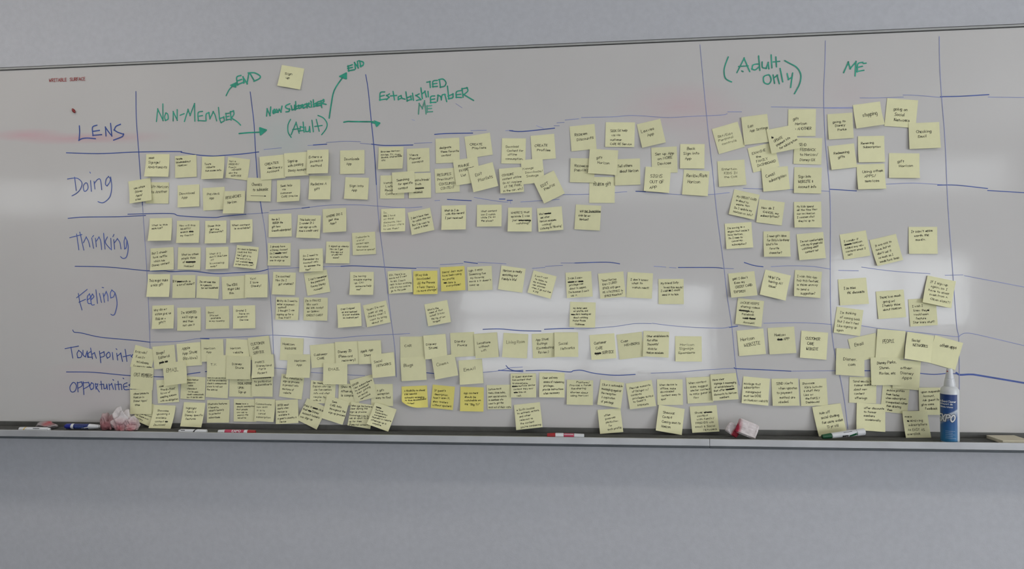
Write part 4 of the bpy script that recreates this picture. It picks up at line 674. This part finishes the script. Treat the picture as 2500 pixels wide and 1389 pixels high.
def paths(s): return [[tuple(map(float, p.split(','))) for p in q.split()] for q in s.split('|')] if s else []
INK_Y = -0.0006
for lab, c, w, st, fills in LETTERING:
    mb = MB()
    n = 0
    for q in paths(st):
        for r in split_corners(q):
            n += 1
            fn = lambda a, b: (a/1000, INK_Y-n*1.2e-5, b/1000)
            ribbon(mb, smooth_path(r), w, fn, 1.2e-5, True)
    for q in paths(fills):
        cx = sum(p[0] for p in q)/len(q); cz = sum(p[1] for p in q)/len(q)
        tip = []
        for p in q:      # blunted corners, a little larger than the traced triangle
            for other in (q[(q.index(p)-1) % len(q)], q[(q.index(p)+1) % len(q)]):
                tip.append((cx+(p[0]*.9+other[0]*.1-cx)*1.15, cz+(p[1]*.9+other[1]*.1-cz)*1.15))
        mb.f.append(tuple(range(len(mb.v), len(mb.v)+len(tip)))); mb.m.append(0)
        mb.v += [(p[0]/1000, INK_Y-0.0007, p[1]/1000) for p in tip]
    o = wpart(mb, 'arrow' if 'arrow' in lab and not lab.startswith('green handwritten') else 'lettering', M[c]); o['label'] = lab
for k, (lab, c, w, st) in enumerate(RULED):
    fn = lambda a, b: (a/1000, INK_Y+0.0002, b/1000)
    for j, q in enumerate(paths(st)):
        fn = lambda a, b: (a/1000, INK_Y+0.0002+(k % 7)*1.6e-5+j*3e-6, b/1000)
        mb = MB(); ribbon(mb, smooth_path(q, 5), w, fn, 0.0, True)
        o = wpart(mb, 'ruled_line', M[c]); o['label'] = lab
mb = MB()
rng = random.Random(5)
x0, z0 = -1.5133, 2.0905
write_block(mb, ['WRITABLE  SURFACE'], 0, 0, 124, 20, 1.6, lambda a, b: ((x0*1000+a)/1000, INK_Y-(len(mb.v)//4)*8e-6, z0-b/1000), rng, wob=0.0, gap=2.0)
o = wpart(mb, 'printed_lettering', M['red_print']); o['label'] = 'small red printed capitals near the top rail'

# ------------------------------------------------------------------ sticky notes
def make_note(i, spec):
    geo, txt, text, tail = spec.split(' ; ')
    x, z, w, h, rot = map(float, geo.split())
    l, r, t, b, tr, faint, yel, lay, cov = map(float, txt.split())
    rng = random.Random(1000+i)
    a = math.radians(rot); ca, sa = math.cos(a), math.sin(a)
    lift = rng.uniform(.8, 1.6) if cov else rng.choice((2.5, 4, 5.5, 7, 9)) * rng.uniform(.8, 1.2)
    side = rng.uniform(-.6, .6); base = 0.9+lay*2.4
    big = 22 if tail.startswith('Flexibility') else 0
    pw = rng.uniform(1.6, 2.6)
    cz = [z-sa*p*w/2+ca*q*h/2 for p in (-1, 1) for q in (-1, 1)]
    ztop, zbot, lim = max(cz), min(cz), SHELF*1000+1.9
    # a note that reaches the tray stands on its shelf and leans out from the board
    lean = (ztop-lim)/(ztop-zbot) if zbot < lim+9 else 0
    if zbot >= lim: lean = min(lean, 0.985)
    LEN = (ztop-zbot)*math.sqrt(max(0.02, 1-min(lean, 1)**2))*.92 if lean else 0
    lean = min(lean, 1.0)
    if cov: LEN *= .55
    def surf(u, v, off):
        s = v/h; q = u/w-.5
        y = -(base+off+lift*(s**pw)*(1+side*q*1.4)+.35*math.sin(u*.11+i)*s)
        lx, lz = u-w/2, h/2-v
        if big:
            k = max(0.0, s-.35)*max(0.0, .75-u/w)
            y -= big*k*2.2; lz += k*k*95; lx += k*k*40
        if lean:
            zw = z-sa*lx+ca*lz
            q2 = (ztop-zw)/(ztop-zbot)
            d = (ztop-zw)*(1-lean); y -= LEN*max(q2, 0)**1.35
            lx -= sa*d; lz += ca*d
        return (lx/1000, y/1000, lz/1000)
    NU, NV = (15, 21) if big else ((7, 13) if lean else (5, 9))
    vs = []; fs = []
    for off in (0.28, 0.0):
        for jv in range(NV):
            for ju in range(NU):
                vs.append(surf(w*ju/(NU-1), h*jv/(NV-1), off))
    K = NU*NV
    for jv in range(NV-1):
        for ju in range(NU-1):
            p = jv*NU+ju
            fs.append((p, p+NU, p+NU+1, p+1)); fs.append((K+p, K+p+1, K+p+NU+1, K+p+NU))
    ring = [ju for ju in range(NU)]+[jv*NU+NU-1 for jv in range(1, NV)]+[(NV-1)*NU+ju for ju in range(NU-2, -1, -1)]+[jv*NU for jv in range(NV-2, 0, -1)]
    for p, q in zip(ring, ring[1:]+ring[:1]):
        n0 = len(vs); vs += [vs[p], vs[q], vs[K+q], vs[K+p]]; fs.append((n0, n0+1, n0+2, n0+3))
    me = bpy.data.meshes.new('sticky_note'); me.from_pydata(vs, [], fs)
    me.materials.append(M['note_y'] if yel else M['note'])
    for p in me.polygons[:2*(NU-1)*(NV-1)]: p.use_smooth = True
    o = bpy.data.objects.new('sticky_note', me); col.objects.link(o)
    o.location = (x/1000, 0, z/1000); o.rotation_euler = (0, a, 0)
    tag(o, ('saturated yellow' if yel else 'pale yellow')+' sticky note reading '+tail, 'sticky note', 'sticky notes on the whiteboard')
    mb = MB()
    lines = text.split('|')
    pen = 1.12 if len(lines) <= 3 else (1.0 if len(lines) == 4 else 0.92)
    def fn(u, v): return surf(min(max(u, .6), w-.6), min(max(v, .6), h-.6), .50)
    write_block(mb, lines, l*w/100, t*h/100, r*w/100, b*h/100, pen, fn, rng, rot=tr)
    ink = M['ink2'] if faint > .28 else (M['ink1'] if faint > .1 else M['ink0'])
    mb.build('handwriting', ink, o)
for i, spec in enumerate(NOTES.strip('\n').split('\n')): make_note(i, spec)

# ------------------------------------------------------------------ things on the board and tray
M['white_plastic'] = mat('white_plastic', (0.62, 0.63, 0.65), rough=0.35, noise_amt=0.03)
M['blue_plastic'] = mat('deep_blue_plastic', (0.012, 0.02, 0.22), rough=0.3, noise_amt=0.08)
M['navy_wrap'] = mat('navy_barrel_print', (0.010, 0.022, 0.13), rough=0.35, noise_amt=0.08)
M['light_blue_print'] = mat('light_blue_print', (0.10, 0.16, 0.42), rough=0.4, noise_amt=0.05)
M['red_plastic'] = mat('red_plastic', (0.33, 0.015, 0.02), rough=0.35, noise_amt=0.08)
M['pink_print'] = mat('red_barrel_print', (0.42, 0.04, 0.09), rough=0.4, noise_amt=0.12)
M['green_plastic'] = mat('dark_green_plastic', (0.008, 0.075, 0.03), rough=0.35, noise_amt=0.08)
M['black_print'] = mat('black_print', (0.02, 0.02, 0.022), rough=0.5, noise_amt=0.05)
M['yellow_print'] = mat('yellow_print', (0.6, 0.38, 0.03), rough=0.5, noise_amt=0.05)
M['white_print'] = mat('white_print', (0.66, 0.68, 0.70), rough=0.5, noise_amt=0.02)
M['cream'] = mat('cream_paper', (0.62, 0.57, 0.44), rough=0.85, noise_amt=0.03)

def stained(name, base, stain, cx, cy, cz, rad, amount, scale=28):
    m = mat(name, base, rough=0.9, spec=0.2, noise_amt=0.05, noise_scale=90, bump=0.5, bump_scale=160)
    nt = m.node_tree; b = nt.nodes['Principled BSDF']
    tc = [n for n in nt.nodes if n.type == 'TEX_COORD'][0]
    src = b.inputs['Base Color'].links[0].from_socket
    nz = nt.nodes.new('ShaderNodeTexNoise'); nz.inputs['Scale'].default_value = scale; nz.inputs['Detail'].default_value = 5
    nt.links.new(tc.outputs['Object'], nz.inputs['Vector'])
    mp = nt.nodes.new('ShaderNodeMapping')
    mp.inputs['Location'].default_value = (-cx/rad[0], -cy/rad[1], -cz/rad[2])
    mp.inputs['Scale'].default_value = (1/rad[0], 1/rad[1], 1/rad[2])
    nt.links.new(tc.outputs['Object'], mp.inputs['Vector'])
    g = nt.nodes.new('ShaderNodeTexGradient'); g.gradient_type = 'SPHERICAL'
    nt.links.new(mp.outputs[0], g.inputs['Vector'])
    mu = nt.nodes.new('ShaderNodeMath'); mu.operation = 'MULTIPLY'
    nt.links.new(g.outputs['Fac'], mu.inputs[0]); nt.links.new(nz.outputs['Fac'], mu.inputs[1])
    m2 = nt.nodes.new('ShaderNodeMath'); m2.operation = 'MULTIPLY'; m2.inputs[1].default_value = amount; m2.use_clamp = True
    nt.links.new(mu.outputs[0], m2.inputs[0])
    mx = nt.nodes.new('ShaderNodeMix'); mx.data_type = 'RGBA'
    nt.links.new(m2.outputs[0], mx.inputs['Factor']); nt.links.new(src, mx.inputs['A'])
    mx.inputs['B'].default_value = (*stain, 1)
    nt.links.new(mx.outputs['Result'], b.inputs['Base Color'])
    return m

# red oval magnet
mb = MB()
prof = [(0.0045*math.sin(math.pi*k/12)+1e-5, 0.0085*-math.cos(math.pi*k/12)) for k in range(13)]
mb.lathe(prof, 16, cap=False)
o = mb.build('magnet', M['red_magnet'], smooth=True)
o.location = (-1.4261, -0.0042, 1.977); o.rotation_euler = (0, math.radians(-32), 0)
tag(o, 'small dark red oval magnet stuck above the word LENS', 'magnet')

# markers: lathed along x; sections (name, material, x0, x1, r0, r1)
def marker(label, loc, secs, rz=0.0, ry=0.0, prints=()):
    t = empty('marker_pen', loc, label, 'marker', 'marker pens in the tray')
    t.rotation_euler = (0, ry, rz)
    for nm, m, x0, x1, ra, rb in secs:
        e = min(0.0012, (x1-x0)*.25)
        mb = MB(); mb.lathe([(ra-e, x0), (ra, x0+e), (rb, x1-e), (rb-e, x1)], 20, axis='x')
        mb.build(nm, M[m], t, smooth=False)
    for nm, m, text, x0, x1, v0, v1, r, pen in prints:
        mb = MB()
        def fn(a, b, r=r): return (a, -r*math.cos(b/r), -r*math.sin(b/r))   # b runs down the front of the barrel
        if text is None:
            ribbon(mb, [(x0+(x1-x0)*k/10, v0+(v1-v0)*k/10) for k in range(11)], pen, fn)
        else:
            write_block(mb, [text], x0, v0, x1, v1, pen, fn, random.Random(3), wob=0.0)
        mb.build(nm, M[m], t)
    return t
R = 0.0067
marker('blue dry-erase marker with navy barrel and white ring lying on the tray', (-1.428, -0.052, SHELF+0.0022+0.0086),
       [('cap_tip', 'blue_plastic', 0, 0.006, .0052, .0056), ('cap', 'blue_plastic', 0.0055, 0.024, .0083, .0086), ('ring', 'white_plastic', 0.0238, 0.033, .0086, .0086),
        ('barrel', 'navy_wrap', 0.0328, 0.083, .0085, .0085), ('end_cone', 'white_plastic', 0.0828, 0.116, .0085, .0062), ('end_plug', 'white_plastic', 0.1158, 0.122, .005, .0045)],
       prints=[('logo_outline', 'light_blue_print', 'EXPO', 0.042, 0.070, -0.005, 0.010, .00875, .0022), ('logo', 'navy_wrap', 'EXPO', 0.042, 0.070, -0.005, 0.010, .0089, .0010),
               ('swoosh', 'white_print', None, 0.062, 0.084, 0.0052, 0.001, .0087, .0035)])
marker('white marker with a yellow stripe lying against the tray edge', (-1.547, -0.094, SHELF+0.0022+R),
       [('cap', 'white_plastic', 0, 0.03, R*.96, R), ('barrel', 'white_plastic', 0.0298, 0.095, R, R*.98), ('end_plug', 'white_plastic', 0.0948, 0.103, .0048, .0044)],
       prints=[('stripe', 'yellow_print', None, 0.018, 0.023, 0.003, -0.0105, .0069, .0032), ('print', 'black_print', None, 0.05, 0.07, -0.004, -0.004, .0069, .0022)])
marker('white marker with one black slanted stripe lying against the tray edge', (-1.020, -0.094, SHELF+0.0022+R),
       [('end_plug', 'white_plastic', 0, 0.006, .0044, .0048), ('barrel', 'white_plastic', 0.0058, 0.06, R, R), ('cap', 'white_plastic', 0.0598, 0.09, R*1.02, R*.9)],
       prints=[('stripe', 'black_print', None, 0.050, 0.058, 0.002, -0.0105, .0070, .004), ('print', 'black_print', None, 0.010, 0.022, -0.004, -0.004, .0069, .0022)])
marker('red and white marker with red cap pointing to the Offer email alerts note', (-0.893, -0.094, SHELF+0.0022+R),
       [('end_plug', 'white_plastic', 0, 0.022, .0055, R), ('barrel', 'pink_print', 0.0218, 0.083, R, R), ('ring', 'white_plastic', 0.0828, 0.094, R*1.01, R*1.01), ('cap', 'red_plastic', 0.0938, 0.118, R, R*.85)],
       prints=[('logo', 'white_print', 'EXPO', 0.046, 0.074, -0.012, 0.002, .0069, .0015)])
marker('thin red and white marker with red cap below the Swift access note', (0.108, -0.092, SHELF+0.0022+.0078),
       [('cap', 'red_plastic', 0, 0.024, .0066, .0078), ('ring', 'white_plastic', 0.0238, 0.048, .0078, .0078), ('barrel', 'pink_print', 0.0478, 0.078, .0074, .0074), ('end_plug', 'white_plastic', 0.0778, 0.107, .0074, .0065)],
       rz=math.radians(-2), prints=[('logo', 'white_print', None, 0.050, 0.075, -0.006, -0.006, .0076, .002)])
marker('white barrelled green marker leaning across the tray with its green cap down', (0.884, -0.068, SHELF+0.0022+0.0085),
       [('cap', 'green_plastic', 0, 0.027, .0062, .0078), ('barrel', 'white_plastic', 0.0268, 0.098, .0078, .0092), ('end_plug', 'white_plastic', 0.0978, 0.122, .0096, .0096)],
       ry=math.radians(-6.0), rz=math.radians(7), prints=[('print', 'green_plastic', None, 0.078, 0.096, 0.0055, 0.001, .0096, .006), ('logo', 'black_print', 'EXPO', 0.056, 0.078, 0.0005, 0.0075, .0094, .002),
               ('fine_print', 'black_print', None, 0.060, 0.084, -0.007, -0.0075, .0092, .0012)])

# crumpled paper
def crumple(name, label, cat, loc, size, m, seed, ridged=0.5, sub=5, freq=1.0):
    import bmesh
    bm = bmesh.new(); bmesh.ops.create_icosphere(bm, subdivisions=sub, radius=1)
    off = Vector((seed*3.1, seed*1.7, seed*.9))
    for v in bm.verts:
        p = v.co.copy()
        a = abs(noise.noise(p*freq+off)); b = abs(noise.noise(p*freq*2.0+off*2)); c = noise.noise(p*1.1+off)
        d = abs(noise.noise(p*freq*4.2+off*3))
        k = 1.10-ridged*a*1.35-ridged*.75*b-ridged*.14*d+.3*c
        q = Vector((p.x*size[0], p.y*size[1], p.z*size[2]))*k
        if q.z < -size[2]*.55: q.z = -size[2]*.55
        v.co = q
    zmin = min(v.co.z for v in bm.verts)
    for v in bm.verts: v.co.z -= zmin
    me = bpy.data.meshes.new(name); bm.to_mesh(me); bm.free(); me.materials.append(m)
    for q in me.polygons: q.use_smooth = True
    o = bpy.data.objects.new(name, me); col.objects.link(o); o.location = loc
    if label: tag(o, label, cat)
    return o
tw = empty('paper_towel', (-1.243, -0.052, SHELF+0.0016), 'crumpled pink-stained paper towel beside the blue marker', 'paper towel')
m1 = stained('towel_paper', (0.58, 0.54, 0.54), (0.42, 0.10, 0.12), 0.0, -0.03, 0.008, (0.05, 0.06, 0.04), 2.0)
m2 = stained('pink_soaked_towel', (0.48, 0.40, 0.40), (0.27, 0.11, 0.12), 0.0, -0.02, 0.016, (0.05, 0.07, 0.05), 2.6)
for nm, m, loc, size, sd in (('pink_wad', m2, (-0.042, 0.004, 0), (0.024, 0.021, 0.036), 2), ('crumpled_wad', m1, (0.006, 0.0, 0), (0.031, 0.022, 0.047), 5),
                             ('loose_fold', m1, (0.040, 0.002, 0), (0.024, 0.020, 0.028), 9), ('loose_fold', m1, (0.048, -0.012, 0), (0.019, 0.012, 0.012), 12)):
    o = crumple(nm, None, None, loc, size, m, sd); o.parent = tw
wr = crumple('crumpled_wrapper', 'crumpled greyish plastic wrapper with red marks beside the blue marker', 'wrapper',
             (-1.497, -0.045, SHELF+0.0016), (0.037, 0.022, 0.015), stained('wrapper_film', (0.33, 0.30, 0.30), (0.38, 0.07, 0.08), 0.014, -0.01, 0.020, (0.026, 0.05, 0.012), 2.2, 70), 21, .5)

# folded tissue leaning in the tray
ts = empty('folded_tissue', (0.667, -0.056, SHELF+0.0016), 'folded white tissue with red ink stains leaning in the tray', 'tissue')
def pad(name, w, h, t, loc, roty, m, seed):
    import bmesh
    bm = bmesh.new()
    nx, nz = 14, 10
    def pt(i, j, s):
        x = -w/2+w*i/nx; z = -h/2+h*j/nz
        # rounded corners
        r = .007; dx = max(0, abs(x)-(w/2-r)); dz = max(0, abs(z)-(h/2-r)); L = math.hypot(dx, dz)
        if L > r: x -= math.copysign(dx*(1-r/L), x); z -= math.copysign(dz*(1-r/L), z)
        e = min(1, min(w/2-abs(x), h/2-abs(z))/.006+.25)
        y = s*t/2*e+.0030*noise.noise(Vector((x*75+seed, z*60, s*2)))-.0050*abs(noise.noise(Vector((x*45+seed*2, z*85, s))))
        return (x, y, z)
    F = [[bm.verts.new(pt(i, j, -1)) for i in range(nx+1)] for j in range(nz+1)]
    B = [[bm.verts.new(pt(i, j, 1)) for i in range(nx+1)] for j in range(nz+1)]
    for j in range(nz):
        for i in range(nx):
            bm.faces.new((F[j][i], F[j][i+1], F[j+1][i+1], F[j+1][i])); bm.faces.new((B[j][i], B[j+1][i], B[j+1][i+1], B[j][i+1]))
    rf = [F[0][i] for i in range(nx+1)]+[F[j][nx] for j in range(1, nz+1)]+[F[nz][i] for i in range(nx-1, -1, -1)]+[F[j][0] for j in range(nz-1, 0, -1)]
    rb = [B[0][i] for i in range(nx+1)]+[B[j][nx] for j in range(1, nz+1)]+[B[nz][i] for i in range(nx-1, -1, -1)]+[B[j][0] for j in range(nz-1, 0, -1)]
    n = len(rf)
    for k in range(n): bm.faces.new((rf[k], rb[k], rb[(k+1) % n], rf[(k+1) % n]))
    me = bpy.data.meshes.new(name); bm.to_mesh(me); bm.free(); me.materials.append(m)
    o = bpy.data.objects.new(name, me); col.objects.link(o); o.parent = ts
    o.location = loc; o.rotation_euler = (math.radians(-12), math.radians(roty), 0)
    return o
mt = stained('tissue_front', (0.66, 0.60, 0.60), (0.35, 0.03, 0.06), -0.030, -0.004, -0.008, (0.016, 0.05, 0.035), 3.2)
mt2 = stained('tissue_back', (0.62, 0.57, 0.58), (0.32, 0.03, 0.05), 0.012, 0.0, -0.006, (0.016, 0.05, 0.035), 4.0)
pad('front_fold', 0.060, 0.043, 0.012, (0.012, -0.008, 0.0285), 22, mt, 1)
pad('back_fold', 0.040, 0.032, 0.012, (-0.024, 0.006, 0.0225), 36, mt2, 7)

# cream sheet in the tray at the far end
mb = MB(); mb.box(0, 0.076, -0.070, 0, 0, 0.009)
o = mb.build('memo_pad', M['cream'], bevel=0.0006); o.location = (1.349, -0.018, SHELF+0.0016)
o.rotation_euler = (0, 0, math.radians(3))
tag(o, 'thin cream memo pad lying in the tray past the spray bottle', 'memo pad')

# spray bottle
bt = empty('spray_bottle', (1.2255, -0.070, SHELF+0.0016), 'white spray bottle of board cleaner with blue label standing in the tray', 'bottle')
mb = MB(); BR = 0.0228
mb.lathe([(BR-.003, 0), (BR-.0006, .0015), (BR, .005), (BR, .140), (BR-.0012, .147), (BR-.005, .1525), (BR-.011, .156), (.0105, .158), (.0105, .162)], 40)
mb.build('body', mat('milky_plastic', (0.62, 0.63, 0.64), rough=0.35, noise_amt=0.02), bt, smooth=True)
mb = MB(); mb.lathe([(.0135, .1535), (.0142, .1555), (.0140, .160), (.0118, .174), (.0116, .1762)], 32)
mb.build('collar', M['white_plastic'], bt, smooth=True)
mb = MB(); mb.lathe([(.0106, .1755), (.0106, .178), (.0082, .193), (.0080, .199), (.0072, .2015), (.0068, .2035)], 32)
sp = mb.build('spray_cap', M['white_plastic'], bt, smooth=True)
mb = MB(); mb.lathe([(.0016, 0), (.0016, .0016)], 12)
nz_ = mb.build('nozzle', M['red_plastic'], sp); nz_.location = (-.0072, -.0045, .1965); nz_.rotation_euler = (math.radians(90), 0, math.radians(-60))
phi0 = math.atan2(CAM.y+0.070, CAM.x-1.2255)
LR = BR+.0003
def onlabel(off):
    return lambda a, b: ((LR+off)*math.cos(phi0+a/(LR*1000)), (LR+off)*math.sin(phi0+a/(LR*1000)), b/1000)
def label_material():
    m = bpy.data.materials.new('printed_label'); m.use_nodes = True
    nt = m.node_tree; b = nt.nodes['Principled BSDF']; b.inputs['Roughness'].default_value = 0.4
    uv = nt.nodes.new('ShaderNodeUVMap'); uv.uv_map = 'label'
    sep = nt.nodes.new('ShaderNodeSeparateXYZ'); nt.links.new(uv.outputs[0], sep.inputs[0])
    rp = nt.nodes.new('ShaderNodeValToRGB'); cr = rp.color_ramp
    cr.elements[0].position = 0.0; cr.elements[0].color = (0.022, 0.16, 0.34, 1)
    cr.elements[1].position = 1.0; cr.elements[1].color = (0.010, 0.035, 0.16, 1)
    e = cr.elements.new(0.45); e.color = (0.015, 0.085, 0.27, 1)
    nt.links.new(sep.outputs['Y'], rp.inputs['Fac'])
    # pale diagonal swoosh
    k = nt.nodes.new('ShaderNodeMath'); k.operation = 'MULTIPLY_ADD'; k.inputs[1].default_value = -0.082; k.inputs[2].default_value = -0.56
    nt.links.new(sep.outputs['X'], k.inputs[0])
    d = nt.nodes.new('ShaderNodeMath'); d.operation = 'ADD'
    nt.links.new(sep.outputs['Y'], d.inputs[0]); nt.links.new(k.outputs[0], d.inputs[1])
    r2 = nt.nodes.new('ShaderNodeValToRGB'); c2 = r2.color_ramp
    mr = nt.nodes.new('ShaderNodeMapRange'); mr.inputs['From Min'].default_value = -0.25; mr.inputs['From Max'].default_value = 0.25
    nt.links.new(d.outputs[0], mr.inputs['Value']); nt.links.new(mr.outputs[0], r2.inputs['Fac'])
    c2.elements[0].position = 0.28; c2.elements[0].color = (0, 0, 0, 1)
    c2.elements[1].position = 0.57; c2.elements[1].color = (0.9, 0.9, 0.9, 1)
    e = c2.elements.new(0.63); e.color = (0, 0, 0, 1)
    mx = nt.nodes.new('ShaderNodeMix'); mx.data_type = 'RGBA'
    nt.links.new(r2.outputs['Color'], mx.inputs['Factor']); nt.links.new(rp.outputs['Color'], mx.inputs['A'])
    mx.inputs['B'].default_value = (0.50, 0.54, 0.58, 1)
    nt.links.new(mx.outputs['Result'], b.inputs['Base Color'])
    return m
me = bpy.data.meshes.new('label')
A0, A1, Z0, Z1 = math.radians(-150), math.radians(50), 3.0, 134.0
vs = []; uvs = []; n = 40
for k in range(n+1):
    a = A0+(A1-A0)*k/n
    for z in (Z0, Z1):
        vs.append((LR*math.cos(phi0+a), LR*math.sin(phi0+a), z/1000)); uvs.append((a/math.radians(50), (z-Z0)/(Z1-Z0)))
me.from_pydata(vs, [], [(2*k, 2*k+2, 2*k+3, 2*k+1) for k in range(n)])
ul = me.uv_layers.new(name='label')
for lp in me.loops: ul.data[lp.index].uv = uvs[lp.vertex_index]
me.materials.append(label_material())
lb = bpy.data.objects.new('label', me); col.objects.link(lb); lb.parent = bt
EX = ['EXPO']
def lprint(name, m, lines, a0, a1, z0, z1, pen, off, slant=0.0, rise=0.0):
    mb = MB(); base = onlabel(off)
    def fn(a, b): return base(a+slant*((z0+z1)/2-b), z0+z1-b+rise*(a-a0))
    write_block(mb, lines, a0, z0, a1, z1, pen, fn, random.Random(1), wob=0.0, gap=2.6 if lines == EX else 1.7)
    o = mb.build(name, M[m], lb); return o
lprint('logo_shadow', 'black_print', EX, -32, 10.5, 52, 88, 5.6, .0002, .2)
lprint('logo', 'white_print', EX, -32, 10.5, 52, 88, 3.5, .0005, .2)
lprint('label_text', 'white_print', ['White Board Cleaner'], -36, 16, 110, 120.5, .9, .0003)
lprint('label_text', 'white_print', ['Nettoyant de', 'tableau blanc'], -29, 8, 96, 112, .9, .0003)
lprint('small_print', 'white_print', ['- - - - - - - -', '- - - - - -', '- - - - - - - -', '- - - - - -', '- - - - - - - - -'], -10, 15, 12, 36, .7, .0003)
